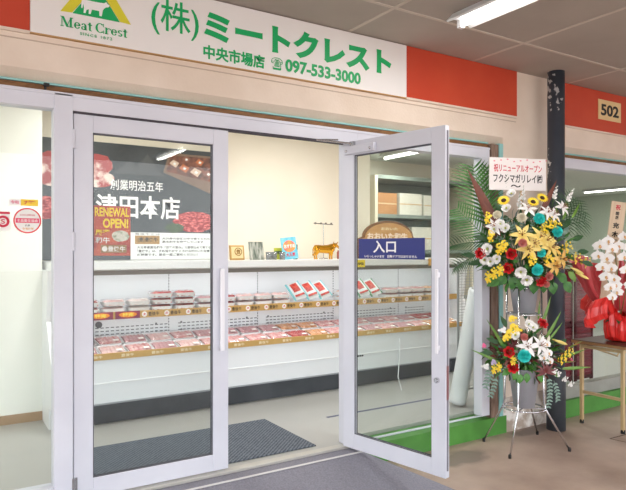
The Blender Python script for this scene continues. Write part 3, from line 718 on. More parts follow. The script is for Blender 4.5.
B((0, 0, 0), (.12, .003, .098)).build('face', PAPER, st); B((0, -.001, .086), (.12, 0, .098)).build('bar', RED_T, st)
MB().lathe([(.030, 0), (.018, 0), (.018, .003), (.030, .003), (.030, 0)], (0, 0, 0), 24).build('ring', RED_T, st); st.children[-1].rotation_euler = (PI/2, 0, 0); st.children[-1].location = (.088, 0, .048)
text('lettering', 'S', .078, .098, .036, .060, -.001, RED_T, st, .02, 0)

# ================================================================== THINGS ON THE CASE
TZ = 1.258
cu_ = thing('award_plaque', 'small gold plaque with a round emblem on top of the case', 'plaque', (2.425, 5.22, TZ), 0)
o = B((-.065, -.008, 0), (.085, .008, .14)).build('frame', mat('plaque_gold', (190, 150, 84), .4, .3), cu_, .003); o.rotation_euler = (-.15, 0, 0)
o = B((-.05, -.0105, .015), (.07, -.0085, .125)).build('face', mat('plaque_cream', (226, 208, 158), .5), cu_); o.rotation_euler = (-.15, 0, 0)
o = MB().lathe([(.038, 0), (.032, 0), (.032, .002), (.038, .002), (.038, 0)], (0, 0, 0), 28).build('emblem_ring', GOLD, cu_); o.rotation_euler = (PI/2-.15, 0, 0); o.location = (.01, -.022, .078)
o = text('emblem', '豊', -.012, .032, -.02, .022, 0, GOLD, cu_, .01, .001); o.location = (0, -.024, .078); o.rotation_euler = (-.15, 0, 0)
pc = thing('photo_card', 'standing grey-green photo card with a folding foot beside the gold plaque', 'card', (2.655, 5.24, TZ), .15)
PH = mat('photo_print', (92, 104, 92), .4, 0, (196, 196, 186), 14, stretch=(3, 1, .6), lo=.4, hi=.62)
o = B((-.085, -.003, 0), (.085, .003, .175)).build('card', PH, pc); o.rotation_euler = (-.16, 0, 0)
o = B((-.02, .05, 0), (.02, .053, .12)).build('stand', INK, pc); o.rotation_euler = (.22, 0, 0)
for i, (x, y) in enumerate(((2.745, 5.17), (2.82, 5.20), (2.89, 5.16))):
    g = thing('glass_cup', ['leftmost of three small glass cups on the case top', 'middle of three small glass cups on the case top', 'rightmost of three small glass cups on the case top'][i], 'cup', (x, y, TZ), 0, 'glass cups on the case')
    MB().lathe([(.026, 0), (.030, .075), (.028, .075), (.024, .006), (0.0, .006)], (0, 0, 0), 20).build('cup', glass('cup_glass', (200, 205, 205), .08, .15) if i == 0 else MATS['cup_glass'], g, smooth=True)
    MB().lathe([(.0245, .007), (.026, .04), (0, .04)], (0, 0, 0), 16).build('contents', mat('grey_contents', (150, 148, 140), .6), g)
yc = thing('yellow_card', 'small yellow-green card behind the glass cups', 'card', (2.95, 5.33, TZ), 0)
o = B((-.055, 0, 0), (.055, .004, .115)).build('card', mat('lime_card', (206, 206, 70), .6), yc); o.rotation_euler = (-.1, 0, 0)
o = B((-.055, -.002, .055), (.055, 0, .085)).build('print', mat('dark_print', (92, 110, 60), .6), yc); o.rotation_euler = (-.1, 0, 0)
pp = thing('pop_card', 'blue pop card with pink and orange lettering leaning on a black stand', 'card', (3.045, 5.24, TZ), -.05)
ro = (-.14, -.10, 0)
o = B((-.095, -.003, .004), (.075, .003, .225)).build('card', mat('sky_blue_card', (92, 186, 214), .5, 0, (140, 210, 226), 20), pp); o.rotation_euler = ro
o = MB().ball((-.01, -.004, .135), 1, 16, 8, (.07, .003, .06)).build('burst', mat('pink_burst', (236, 96, 120), .5, 0, (250, 170, 70), 22), pp, smooth=True); o.rotation_euler = ro
o = text('lettering', 'おすすめ', -.07, .05, .115, .155, -.009, PAPER, pp, .03, .001); o.rotation_euler = ro
o = text('lettering', '大人気', -.06, .045, .03, .07, -.005, RED_T, pp, .03, .001); o.rotation_euler = ro
o = B((.06, .01, 0), (.068, .09, .15)).build('stand', BLACK, pp)
# golden bull: body, neck, head, legs fused into one skin
gb = thing('gold_bull_figurine', 'shiny golden bull figurine standing on top of the case', 'figurine', (3.41, 5.19, TZ), 0)
m = MB()
def loft(m, secs, n=14):
    vs = []; fs = []
    for (x, y, z, ry, rz) in secs:
        for k in range(n):
            a = 2*PI*k/n; vs.append((x, y+ry*math.cos(a), z+rz*math.sin(a)))
    for i in range(len(secs)-1):
        for k in range(n):
            k2 = (k+1) % n; fs.append((i*n+k, i*n+k2, (i+1)*n+k2, (i+1)*n+k))
    fs.append(tuple(range(n))[::-1]); fs.append(tuple((len(secs)-1)*n+k for k in range(n))); m.add(vs, fs)
loft(m, [(-.135, 0, .118, .012, .016), (-.125, 0, .110, .032, .036), (-.09, 0, .106, .040, .042), (-.03, 0, .102, .042, .042), (.03, 0, .102, .043, .046), (.075, 0, .108, .040, .050), (.10, 0, .116, .030, .042), (.115, 0, .122, .018, .028)])
loft(m, [(.07, 0, .118, .028, .040), (.11, 0, .135, .022, .030), (.135, 0, .143, .018, .022)])
loft(m, [(.115, 0, .148, .016, .018), (.135, 0, .146, .020, .020), (.158, 0, .128, .014, .015), (.172, 0, .116, .012, .012), (.176, 0, .113, .008, .008)])
for (x, y, hind) in ((-.105, .024, 1), (-.112, -.024, 1), (.07, .024, 0), (.062, -.024, 0)):
    if hind: m.tube([(x, y, .10), (x+.004, y, .068), (x-.014, y, .040), (x-.008, y, .012), (x-.004, y, 0)], [.026, .018, .009, .008, .011], 10)
    else: m.tube([(x, y, .09), (x+.004, y, .055), (x+.002, y, .034), (x+.002, y, .010), (x+.004, y, 0)], [.022, .013, .009, .008, .011], 10)
for s in (1, -1):
    m.tube([(.128, s*.014, .160), (.128, s*.034, .166), (.134, s*.042, .184)], [.007, .006, .003], 8)
    m.tube([(.122, s*.014, .150), (.116, s*.036, .146)], [.006, .009], 8)
m.tube([(-.135, 0, .124), (-.150, 0, .10), (-.148, 0, .055), (-.150, 0, .035)], [.007, .005, .005, .009], 8)
bo = m.build('body', GOLD, gb, smooth=True)
rm = bo.modifiers.new('fuse', 'REMESH'); rm.mode = 'VOXEL'; rm.voxel_size = .0038; rm.use_smooth_shade = True
smo = bo.modifiers.new('soften', 'SMOOTH'); smo.factor = .5; smo.iterations = 3
tr = thing('wire_sign_stand', 'thin metal T-shaped stand behind the golden bull', 'stand', (3.50, 5.36, TZ), 0)
MB().lathe([(.05, 0), (.05, .006), (.008, .012)], (0, 0, 0), 20).build('base', STEEL, tr, smooth=True)
MB().tube([(0, 0, .01), (0, 0, .37)], .0035, 8).build('rod', STEEL, tr)
h = MB(); h.tube([(-.12, 0, .375), (.12, 0, .365)], .005, 8)
for q in (-.1, -.03, .03, .1): h.box((q-.008, -.006, .366), (q+.008, .006, .384))
h.build('crossbar', mat('dull_bar', (120, 114, 106), .4, .6), tr)
# arched wooden board behind the entrance sign
ab = thing('arched_wooden_board', 'arched brown wooden board standing on the case behind the blue entrance sign', 'sign board', (4.31, 5.26, TZ), 0)
def arch(w, h, sh, n=20):
    P = [(-w, 0), (w, 0), (w, sh)]
    for i in range(n+1): a = PI*i/n; P.append((w*.86*math.cos(a), sh+.02+(h-sh-.02)*math.sin(a)))
    return P+[(-w, sh)]
MB().prism(arch(.42, .42, .22), 0, .03).build('board', mat('board_edge', (136, 90, 48), .5, 0, (112, 72, 38), 8), ab, .006)
MB().prism(arch(.39, .395, .21), -.006, .001).build('face', mat('board_face', (206, 156, 96), .5, 0, (190, 138, 80), 5, stretch=(1, 1, 6)), ab, .003)
text('lettering', 'おおいた和牛', -.31, .26, .205, .285, -.008, mat('dusty_rose_ink', (250, 226, 204), .6), ab, .03, .003)
text('lettering', 'おおいた', -.12, .12, .315, .345, -.008, mat('cream_ink', (240, 222, 180), .6), ab, .02, .003)
yt = thing('yellow_price_tag', 'yellow price tag hanging at the front edge of the case top', 'tag', (3.62, 4.935, 1.178), 0)
B((0, 0, 0), (.11, .004, .074)).build('tag', mat('tag_yellow', (240, 210, 50), .6), yt); text('lettering', '特価', .02, .09, .018, .05, -.001, INK, yt, .02, 0)
yt = thing('orange_price_tag', 'small orange tag on the case edge near the right of the door glass', 'tag', (4.60, 4.935, 1.18), 0)
B((0, 0, 0), (.05, .004, .08)).build('tag', mat('tag_orange', (222, 170, 90), .6), yt)
rc = thing('red_cup', 'small red tin on the case top beside the left stile of the open door', 'tin', (3.60, 5.2, TZ), 0)
MB().lathe([(.03, 0), (.032, .07), (.026, .074), (.026, .09), (0, .09)], (0, 0, 0), 20).build('tin', mat('tin_red', (176, 88, 70), .4), rc, smooth=True)

# ------------------------------------------------------------------ rack with cartons seen through the door glass
rk = thing('storage_rack', 'grey-green shelf rack with cartons at the far wall of the shop', 'rack', (0, 0, 0))
RKM = mat('rack_greygreen', (120, 130, 122), .6, 0, (132, 142, 134), 3)
for x in (5.12, 7.0): B((x, 6.55, 0), (x+.05, 7.15, 2.38)).build('post', mat('rack_cream', (222, 214, 192), .6), rk)
for z in (.6, 1.30, 1.80, 2.34): B((5.17, 6.55, z), (7.0, 7.15, z+.05)).build('shelf_board', RKM, rk)
B((5.17, 7.12, .05), (7.0, 7.15, 2.36)).build('back_board', RKM, rk)
for i, (x, wd, hh, z, c, lb) in enumerate(((5.23, .34, .30, 1.852, 'carton_brown', 'brown cardboard carton at the left end of the upper rack shelf'), (5.62, .42, .31, 1.852, 'carton_pale', 'pale carton next to the brown one on the upper rack shelf'), (6.09, .40, .30, 1.852, 'carton_pale', 'pale carton third along the upper rack shelf'),
        (5.3, .4, .28, 1.352, 'carton_green', 'green carton on the middle rack shelf'), (5.85, .45, .33, 1.352, 'carton_pale', 'pale carton on the middle rack shelf'))):
    CM = mat(c, {'carton_brown': (186, 136, 90), 'carton_pale': (222, 218, 204), 'carton_green': (96, 122, 98)}[c], .8, 0, {'carton_brown': (170, 120, 76), 'carton_pale': (212, 208, 194), 'carton_green': (84, 108, 86)}[c], 4)
    t = thing('cardboard_carton', lb, 'box', (x, 6.62, z), 0, 'cartons on the rack')
    B((0, 0, 0), (wd, .45, hh)).build('carton', CM, t, .004)
    B((0, -.0015, hh*.47), (wd, 0, hh*.53)).build('tape', mat('carton_tape', (206, 176, 136), .4), t)

# ================================================================== BEHIND THE RIGHT WINDOW
rl = thing('rolled_banner', 'white rolled banner leaning inside the window right of the open door', 'banner', (0, 0, 0))
p0 = Vector((3.86, 3.78, .03)); p1 = Vector((3.885, 3.575, 1.02)); ax_ = (p1-p0).normalized()
MB().tube([p0, p0+ax_*.03, p1-ax_*.02, p1], [.071, .075, .072, .068], 24).build('roll', mat('white_vinyl', (236, 240, 242), .45, 0, (226, 231, 234), 3), rl, smooth=True)
MB().tube([p1-ax_*.01, p1+ax_*.012], .05, 20).build('roll_core', mat('core_grey', (176, 178, 178), .6), rl)
h = MB(); h.tube([p1+Vector((-.045, 0, 0)), p1+Vector((-.038, .0, .05)), p1+Vector((-.03, 0, .09))], .006, 8); h.tube([p1+Vector((.03, 0, 0)), p1+Vector((.038, 0, .05)), p1+Vector((.05, 0, .085))], .006, 8); h.build('cord', mat('white_cord', (232, 232, 232), .6), rl)
wp = thing('wire_mesh_panel', 'grey wire mesh panel on casters behind the white rolled banner', 'rack', (0, 0, 0))
h = MB()
for x in (3.99, 4.62): h.tube([(x, 3.90, .06), (x, 3.90, 1.25)], .011, 8)
for z in (.09, 1.24): h.tube([(3.99, 3.90, z), (4.62, 3.90, z)], .010, 8)
h.build('frame', mat('grey_wire', (168, 172, 174), .4, .5), wp)
h = MB()
for q in range(1, 46): z = .09+q*.025; h.box((3.99, 3.8985, z-.002), (4.62, 3.9015, z+.002))
for q in range(1, 13): x = 3.99+q*.0485; h.box((x-.002, 3.8985, .09), (x+.002, 3.9015, 1.24))
h.build('mesh', MATS['grey_wire'], wp)
for x in (4.06, 4.56):
    c = MB(); c.tube([(x-.012, 3.90, .034), (x+.012, 3.90, .034)], .033, 18); c.build('caster', BLACK, wp)
    B((x-.02, 3.885, .03), (x+.02, 3.915, .085)).build('caster_fork', STEEL, wp)
sc_ = thing('slatted_screen', 'maroon slatted folding screen standing inside the window of bay 502', 'screen', (0, 0, 0))
MAR = mat('maroon_slat', (124, 18, 44), .5, 0, (140, 28, 54), 12); MARD = mat('maroon_frame', (92, 12, 34), .5)
for (xa, xb, yy) in ((5.30, 5.56, 3.83), (5.57, 5.86, 3.80)):
    fr = MB()
    for x in (xa, xb-.02): fr.box((x, yy, .0), (x+.02, yy+.03, 1.16))
    for z in (.02, .565, 1.13): fr.box((xa+.02, yy+.004, z), (xb-.02, yy+.026, z+.03))
    fr.build('panel_frame', MARD, sc_)
    B((xa+.02, yy+.021, .03), (xb-.02, yy+.027, 1.13)).build('backing', MARD, sc_)
    st_ = MB()
    for q in range(33):
        z = .055+q*.0335
        if abs(z-.575) < .03: continue
        st_.prism([(yy+.008, z), (yy+.022, z+.004), (yy+.022, z+.030), (yy+.008, z+.026)], xa+.02, xb-.02, 'x')
    st_.build('slats', MAR, sc_)
ps = thing('red_poster', 'small red and yellow poster hung deep inside bay 502', 'poster', (8.95, 7.985, 1.40), 0)
B((.0, 0, 0), (.48, .012, .52)).build('sheet', mat('poster_rust', (170, 62, 56), .6, 0, (206, 130, 90), 9), ps)
text('lettering', 'OPEN', .05, .43, .20, .36, -.002, YEL, ps, .04, .002)

# ================================================================== TABLE WITH THE ORCHIDS
tb = thing('folding_table', 'folding table with dark wood top and gold metal legs under the orchids', 'table', (0, 0, ZG))
TT = .735
B((4.79, 2.82, TT-.032), (6.55, 3.31, TT)).build('table_top', DBROWN, tb, .005)
B((4.786, 2.816, TT-.03), (6.554, 3.314, TT-.006)).build('edge_band', mat('table_edge', (150, 112, 74), .5), tb)
GLEG = mat('gold_leg', (206, 180, 136), .35, .3)
for x in (4.845, 6.49):
    for y in (2.875, 3.25):
        l = B((x-.014, y-.014, .018), (x+.014, y+.014, TT-.032)).build('leg', GLEG, tb, .003)
        MB().lathe([(.018, 0), (.018, .028), (.014, .032)], (x, y, 0), 12).build('foot_cap', BLACK, l)
    B((x-.011, 2.889, .265), (x+.011, 3.236, .289)).build('stretcher', GLEG, tb)
    B((x-.011, 2.889, TT-.07), (x+.011, 3.236, TT-.045)).build('apron_rail', GLEG, tb)
h = MB(); h.tube([(4.86, 2.9, TT-.05), (5.35, 2.9, TT-.19), (5.5, 2.9, TT-.04)], .008, 8); h.tube([(4.86, 3.23, TT-.05), (5.35, 3.23, TT-.19), (5.5, 3.23, TT-.04)], .008, 8); h.build('brace', GLEG, tb)

# ------------------------------------------------------------------ view frame used to lay out the flowers around their own axes
Rv = Vector((.8466, -.5322, 0)); Fv = Vector((.5322, .8466, 0)); Uv = Vector((0, 0, 1))
LEAF = mat('leaf_green', (52, 104, 48), .45, 0, (82, 138, 62), 20)
LEAF2 = mat('leaf_bright', (84, 146, 56), .4, 0, (62, 122, 46), 20)
LEAFD = mat('leaf_dark', (40, 78, 44), .45, 0, (56, 96, 50), 20)
EUC = mat('eucalyptus_grey', (136, 160, 146), .6, 0, (112, 140, 128), 20)
STRAP = mat('yellow_green_strap', (112, 150, 54), .4, 0, (86, 128, 44), 12, stretch=(1, 1, .3))
COPPER = mat('copper_leaf', (126, 70, 52), .5, 0, (96, 50, 42), 12, stretch=(1, 1, .3))
BURG = mat('burgundy_leaf', (98, 34, 38), .45, 0, (128, 56, 48), 14)
PW = mat('white_petal', (246, 244, 242), .5); PCR = mat('cream_lily_petal', (244, 224, 142), .5, 0, (236, 204, 104), 12); PAP = mat('apricot_lily_petal', (240, 186, 84), .5, 0, (246, 208, 120), 12)
PRED = mat('red_rose_petal', (190, 18, 28), .5, 0, (214, 36, 42), 14); PTEAL = mat('teal_petal', (36, 212, 206), .6, 0, (84, 232, 224), 40); PYEL = mat('yellow_petal', (255, 232, 84), .5, 0, (252, 214, 48), 20)
PSAL = mat('salmon_petal', (214, 128, 120), .6, 0, (228, 156, 146), 20); BROWNC = mat('seed_brown', (54, 34, 22), .8, 0, (76, 50, 28), 60); STAM = mat('stamen_rust', (150, 84, 36), .7); GSTEM = mat('stem_green', (76, 118, 52), .5)
LIP = mat('orchid_lip', (236, 206, 96), .5, 0, (222, 150, 160), 60)
PPINK = mat('pink_petal', (236, 110, 160), .5); PORG = mat('orange_petal', (240, 110, 40), .5); PIV = mat('ivory_petal', (240, 234, 214), .5)

# flower meshes, each facing +z, about the size of the real bloom
def f_rose(m, seed=1):
    r = random.Random(seed); b = MB()
    for ring, (n, R, tilt, L) in enumerate(((3, .004, 84, .028), (4, .009, 78, .030), (5, .014, 70, .031), (6, .018, 56, .030))):
        for k in range(n):
            a = 2*PI*k/n+ring*.6; t = math.radians(tilt); o = (math.cos(a), math.sin(a))
            b.blade((o[0]*R, o[1]*R, -.012), (o[0]*math.cos(t), o[1]*math.cos(t), math.sin(t)), (o[0]*-math.sin(t), o[1]*-math.sin(t), math.cos(t)), L, .046, -.25 if ring < 3 else .25, .5, 5, .55, .5)
    b.ball((0, 0, .002), .011, 8, 5)
    b.m = 1
    for k in range(5): a = 2*PI*k/5; b.blade((0, 0, -.014), (math.cos(a), math.sin(a), .1), (0, 0, 1), .026, .010, .4, 0, 3)
    return b.mesh('rose', [m, LEAF], True)
def f_lily(m, seed=1, open_=32):
    b = MB(); r = random.Random(seed)
    for k in range(6):
        a = 2*PI*k/6+r.uniform(-.08, .08); t = math.radians(open_+r.uniform(-6, 6)); o = (math.cos(a), math.sin(a))
        b.blade((o[0]*.006, o[1]*.006, -.02), (o[0]*math.cos(t), o[1]*math.cos(t), math.sin(t)), (-o[0]*math.sin(t), -o[1]*math.sin(t), math.cos(t)), .085, .036 if k % 2 else .028, .55, .25, 6)
    b.m = 1
    for k in range(6):
        a = 2*PI*k/6+.5; e = (math.cos(a)*.02, math.sin(a)*.02, .035); b.tube([(0, 0, -.01), e], .0013, 5); b.ball(e, .0045, 6, 4, (1.4, .7, .7))
    b.tube([(0, 0, -.01), (.003, 0, .042)], .002, 5)
    return b.mesh('lily', [m, STAM], True)
def f_mum(m, seed=1, R=.042):
    b = MB(); r = random.Random(seed); N = 76
    for i in range(N):
        z = 1-1.35*i/N; a = i*2.39996; q = math.sqrt(max(0, 1-z*z)); d = Vector((q*math.cos(a), q*math.sin(a), z))
        b.blade(d*R*.25, d, (0, 0, 1) if abs(d.z) < .9 else (1, 0, 0), R*.78*r.uniform(.9, 1.05), R*.46, -.15, .5, 3, .5)
    b.ball((0, 0, 0), R*.5, 8, 6)
    return b.mesh('pompon', [m], True)
def f_sun(seed=1):
    b = MB()
    for ring in range(2):
        for k in range(16):
            a = 2*PI*(k+.5*ring)/16; t = math.radians(12+12*ring); b.blade((math.cos(a)*.016, math.sin(a)*.016, 0), (math.cos(a)*math.cos(t), math.sin(a)*math.cos(t), math.sin(t)), (0, 0, 1), .032, .012, .2, .15, 4)
    b.m = 1; b.ball((0, 0, .002), .019, 14, 6, (1, 1, .45)); b.m = 2
    for k in range(8): a = 2*PI*k/8; b.blade((0, 0, -.006), (math.cos(a), math.sin(a), -.1), (0, 0, 1), .032, .014, .2, 0, 3)
    return b.mesh('sunflower', [PYEL, BROWNC, LEAF], True)
def f_cup(m, seed=1):
    b = MB(); r = random.Random(seed)
    for ring, (n, t0, L) in enumerate(((5, 64, .030), (6, 36, .036))):
        for k in range(n):
            a = 2*PI*k/n+ring*.5; t = math.radians(t0+r.uniform(-8, 8)); o = (math.cos(a), math.sin(a))
            b.blade((o[0]*.005, o[1]*.005, -.012), (o[0]*math.cos(t), o[1]*math.cos(t), math.sin(t)), (-o[0]*math.sin(t), -o[1]*math.sin(t), math.cos(t)), L, .050, .1, .35, 5, .55, .5)
    b.m = 1; b.ball((0, 0, 0), .008, 8, 5)
    return b.mesh('lisianthus', [m, mat('pistil_green', (170, 180, 90), .6)], True)
def f_orchid(m, seed=1):
    b = MB(); r = random.Random(seed)
    for k, (a, L, W) in enumerate(((90, .036, .026), (210, .036, .026), (330, .036, .026), (5, .038, .046), (175, .038, .046))):
        a = math.radians(a); b.blade((0, 0, 0 if k < 3 else .003), (math.cos(a), math.sin(a), .12), (0, 0, 1), L, W, .18, .08, 5, .1, .7)
    b.m = 1
    b.blade((0, -.002, .004), (0, -.8, .6), (0, .6, .8), .016, .016, .3, .4, 4); b.ball((0, 0, .008), .005, 8, 5)
    return b.mesh('orchid', [m, LIP], True)
def f_spray(m, seed=1, n=26, R=.045, s=.0075):
    b = MB(); r = random.Random(seed)
    for i in range(n):
        p = Vector((r.gauss(0, 1), r.gauss(0, 1), r.gauss(0, .6))); p = p.normalized()*R*r.uniform(.25, 1)
        b.m = 0
        for k in range(4):
            a = PI/2*k+r.uniform(0, 1); b.blade(p, (math.cos(a), math.sin(a), .35), (0, 0, 1), s*1.4, s*1.5, .2, .2, 2)
        b.ball(p, s*.5, 6, 4)
        if i % 2: b.m = 1; b.tube([(0, 0, -R*1.2), tuple(p*.9)], .0009, 4, False)
    return b.mesh('yellow_spray', [m, GSTEM], True)
def f_bud(m, L=.07):
    b = MB(); b.tube([(0, 0, -.02), (0, 0, 0), (0, 0, L*.35), (0, 0, L*.75), (0, 0, L)], [.003, .006, .011, .009, .002], 8); b.m = 1; b.tube([(0, 0, -.07), (0, 0, -.018)], .0025, 6)
    return b.mesh('lily_bud', [m, GSTEM], True)
def f_leaf(m, L=.09, W=.06, curl=.3):
    b = MB(); b.blade((0, 0, 0), (0, 1, 0), (0, 0, 1), L, W, curl, .12, 7, 0, .8); b.tube([(0, -.03, -.004), (0, .005, 0), (0, L*.4, -.001-curl*L*.14)], .0016, 5)
    return b.mesh('leaf', [m], True)
def f_strap(m, L=.2, W=.022, curl=.35):
    b = MB(); b.blade((0, 0, 0), (0, 1, 0), (0, 0, 1), L, W, curl, .25, 10, 0, .6); return b.mesh('strap_leaf', [m], True)
def f_glad(m, seed=2):
    b = MB(); r = random.Random(seed)
    b.m = 1; b.tube([(0, -.05, 0), (0, .16, 0)], .0025, 6)
    for k in range(8):
        y = .14-.017*k; s = .006+.0016*k; a = k*2.4; b.m = 0
        for q in range(3):
            b.blade((0, y, 0), (math.cos(a+q*.9)*.7, .75, math.sin(a+q*.9)*.7+.2), (0, 0, 1), s*2.4, s*1.5, .2, .4, 3)
    return b.mesh('gladiolus', [m, GSTEM], True)
def f_palm(L=.5, n=17, w0=.16, droop=.25, m=None, lw=.012):
    """feather frond along +y: bending rachis with thin leaflets on both sides, which narrow to a tip"""
    b = MB(); P = [Vector((0, L*t*(1-.12*t), -droop*L*t*t)) for t in [i/12 for i in range(13)]]
    b.tube(P, [.005-.0035*i/12 for i in range(13)], 6)
    for i in range(n):
        t = .10+.88*i/n; p = Vector((0, L*t*(1-.12*t), -droop*L*t*t)); ll = w0*(math.sin(PI*(.12+.80*t)))**.8
        for s in (1, -1): b.blade(p, (s*.84, .54, .10), (0, 0, 1), ll, lw, .35, .3, 5, 0, .7)
    return b.mesh('palm_frond', [m or LEAF], True)
def f_euc(m=None):
    b = MB(); b.tube([(0, 0, 0), (0, .08, -.02), (0, .16, -.07)], .0018, 5)
    r = random.Random(4)
    for k in range(6):
        t = .15+.165*k; p = (0, .16*t, -.07*t*t)
        for s in (1, -1): b.blade(p, (s*.8, .5, r.uniform(-.2, .3)), (0, 0, 1), .030, .019, .1, .1, 4, .2, .6)
    return b.mesh('eucalyptus', [m or EUC], True)
def f_bop():
    b = MB(); b.tube([(0, 0, 0), (0, .05, .004), (0, .10, .0)], [.003, .006, .001], 6); b.m = 1
    for k in range(3): b.blade((0, .03+.008*k, .004), (-.25+.2*k, .7, .7), (1, 0, 0), .05, .011, .1, .3, 3)
    return b.mesh('heliconia', [STRAP, PORG], True)
F = dict(rose=f_rose(PRED), lily=f_lily(PCR), apricot_lily=f_lily(PAP, 3, 24), white_lily=f_lily(PW, 5), pompon=f_mum(PTEAL), white_pompon=f_mum(PIV, 2, .030), sunflower=f_sun(), lisianthus=f_cup(PW), orchid=f_orchid(PW),
         yellow_spray=f_spray(PYEL), yellow_orchid=f_spray(PYEL, 5, 16, .04, .012), carnation=f_mum(PSAL, 3, .030), bud=f_bud(PIV), yellow_bud=f_bud(PCR, .075), gladiolus=f_glad(PW), white_spray=f_spray(PW, 8, 14, .03, .011), pink_spray=f_spray(PPINK, 9, 5, .016, .009),
         purple_spray=f_spray(mat('lilac_petal', (196, 178, 214), .5), 10, 8, .02, .010), leaf=f_leaf(LEAF2), broad_leaf=f_leaf(LEAF, .10, .08, .45), dark_leaf=f_leaf(LEAFD, .10, .04), lime_leaf=f_leaf(STRAP, .10, .05), burgundy=f_strap(BURG, .10, .022, .45), strap=f_strap(STRAP), long_strap=f_strap(STRAP, .26, .026, .2),
         copper=f_strap(COPPER, .34, .05, .1), palm=f_palm(.56, 15, .24, .10, None, .015), drooping_palm=f_palm(.36, 15, .17, .5, LEAFD, .010), thin_palm=f_palm(.30, 10, .17, .12, LEAFD, .006), eucalyptus=f_euc(), heliconia=f_bop())
NAMES = dict(apricot_lily='lily', white_lily='lily', white_pompon='pompon', yellow_orchid='orchid_spray', bud='lily_bud', yellow_bud='lily_bud', white_spray='flower_spray', pink_spray='flower_spray', purple_spray='flower_spray', yellow_spray='flower_spray', broad_leaf='leaf', dark_leaf='leaf', lime_leaf='leaf', burgundy='strap_leaf', strap='strap_leaf', long_strap='strap_leaf', copper='strap_leaf', palm='palm_frond', drooping_palm='palm_frond', thin_palm='palm_frond')
PL = dict(rose='red rose', lily='cream yellow lily', apricot_lily='apricot lily', white_lily='white lily', pompon='teal pompon', white_pompon='ivory pompon', lisianthus='white lisianthus', orchid='white orchid', carnation='salmon carnation', copper='copper strap leaf', burgundy='burgundy leaf', yellow_spray='yellow flower spray', yellow_orchid='yellow orchid spray', purple_spray='lilac flower spray', white_spray='white flower spray', pink_spray='pink flower spray', eucalyptus='grey eucalyptus sprig')
def frame(z, y=None):
    """rotation whose local z looks along z and whose local y leans towards y"""
    z = Vector(z).normalized(); y = Vector(y) if y is not None else Uv
    x = y.cross(z)
    if x.length < 1e-3: x = Vector((1, 0, 0)).cross(z)
    x.normalize(); y = z.cross(x)
    return Matrix((x, y, z)).transposed()
def put(root, kind, p, z, y=None, s=1.0):
    o = bpy.data.objects.new(NAMES.get(kind, kind), F[kind]); COL.objects.link(o); o.parent = root
    o.matrix_local = Matrix.Translation(p) @ frame(z, y).to_4x4() @ Matrix.Scale(s, 4)
    if kind in PL: o['label'] = PL[kind]
    return o
def bloom(root, kind, a, b, bulge, s=1.0, lean=None, k=.55):
    """a bloom on the dome of an arrangement: a to the right, b up, bulge towards the street; it faces outwards from the heart"""
    p = Rv*a+Uv*b-Fv*bulge
    n = Rv*a*1.6+Uv*((b-lean) if lean is not None else b*.4)*1.2-Fv*.22
    return put(root, kind, p, n.normalized()*k-Fv*(1-k)+Uv*.08, None, s)
def stick(root, kind, p, d, s=1.0, face=None):
    """a leaf or frond: local y runs along d, its face turned to the street"""
    d = Vector(d).normalized(); f_ = Vector(face) if face is not None else -Fv+Uv*.25
    z = f_-d*f_.dot(d)
    return put(root, kind, p, z, d, s)
def filler(root, n, rad, cz, rz, seed, m, L=.06, W=.026, name='foliage', depth=1.0):
    r = random.Random(seed); b = MB()
    for i in range(n):
        d = Vector((r.gauss(0, 1), r.gauss(0, 1), r.gauss(0, 1))).normalized(); q = r.uniform(.45, .95)
        p = Rv*(d.x*rad*q)+Fv*(d.y*rad*.62*q*depth)+Uv*(cz+d.z*rz*q)
        w_ = Rv*d.x+Fv*d.y+Uv*d.z
        b.m = r.randrange(len(m)); b.blade(p, w_+Vector((r.uniform(-.6, .6), r.uniform(-.6, .6), r.uniform(-.3, .7))), (r.uniform(-1, 1), r.uniform(-1, 1), 1), L*r.uniform(.7, 1.5), W*r.uniform(.7, 1.4), r.uniform(.1, .5), .15, 4, 0, .8)
        if i % 3 == 0: b.tube([(0, 0, cz-rz*.8), p], .0016, 4, False)
    o = b.build(name, m, root, smooth=True); o['kind'] = 'stuff'; return o

# ================================================================== FLOWER STAND
SX, SY = 3.885, 3.10
fs_ = thing('flower_stand', 'two-tier steel flower stand with four splayed legs on the pavement', 'flower stand', (SX, SY, ZG))
feet = [(-.317, -.128), (-.177, .245), (.192, -.262), (.338, .137)]
zr1, zr2 = .302, 1.235                        # ring heights above the pavement
for fx, fy in feet:
    q = math.hypot(fx, fy); ux, uy = fx/q, fy/q
    l = MB().tube([(fx, fy, .012), (ux*.155, uy*.155, zr1), (ux*.145, uy*.145, zr1+.06), (ux*.125, uy*.125, zr2)], .0075, 10).build('leg', CHROME, fs_, smooth=True)
    MB().lathe([(.011, 0), (.012, .022), (.008, .03)], (fx, fy, 0), 12).build('rubber_foot', BLACK, l)
def ring(R, z, r_, nm, cross=True):
    b = MB(); P = [(R*math.cos(2*PI*k/36), R*math.sin(2*PI*k/36), z) for k in range(37)]; b.tube(P, r_, 8, False)
    if cross:
        for fx, fy in feet: q = math.hypot(fx, fy); b.tube([(0, 0, z), (fx/q*R, fy/q*R, z)], r_*.8, 8)
    return b.build(nm, CHROME, fs_, smooth=True)
ring(.158, zr1, .007, 'lower_ring'); ring(.128, zr2-.205, .006, 'upper_ring'); ring(.128, zr2, .007, 'top_ring', False)
BK = mat('silver_bucket', (172, 174, 184), .45, .25, (182, 184, 193), 4)
def bucket(z, h, r0_, r1_, lab):
    t = thing('flower_bucket', lab, 'bucket', (SX, SY, ZG+z), 0, 'buckets of the flower stand')
    MB().lathe([(r0_, 0), (r1_, h), (r1_+.006, h+.004), (r1_+.006, h+.010), (r1_-.004, h+.010), (r0_-.004, .004), (0, .004)], (0, 0, 0), 32).build('bucket', BK, t, smooth=True)
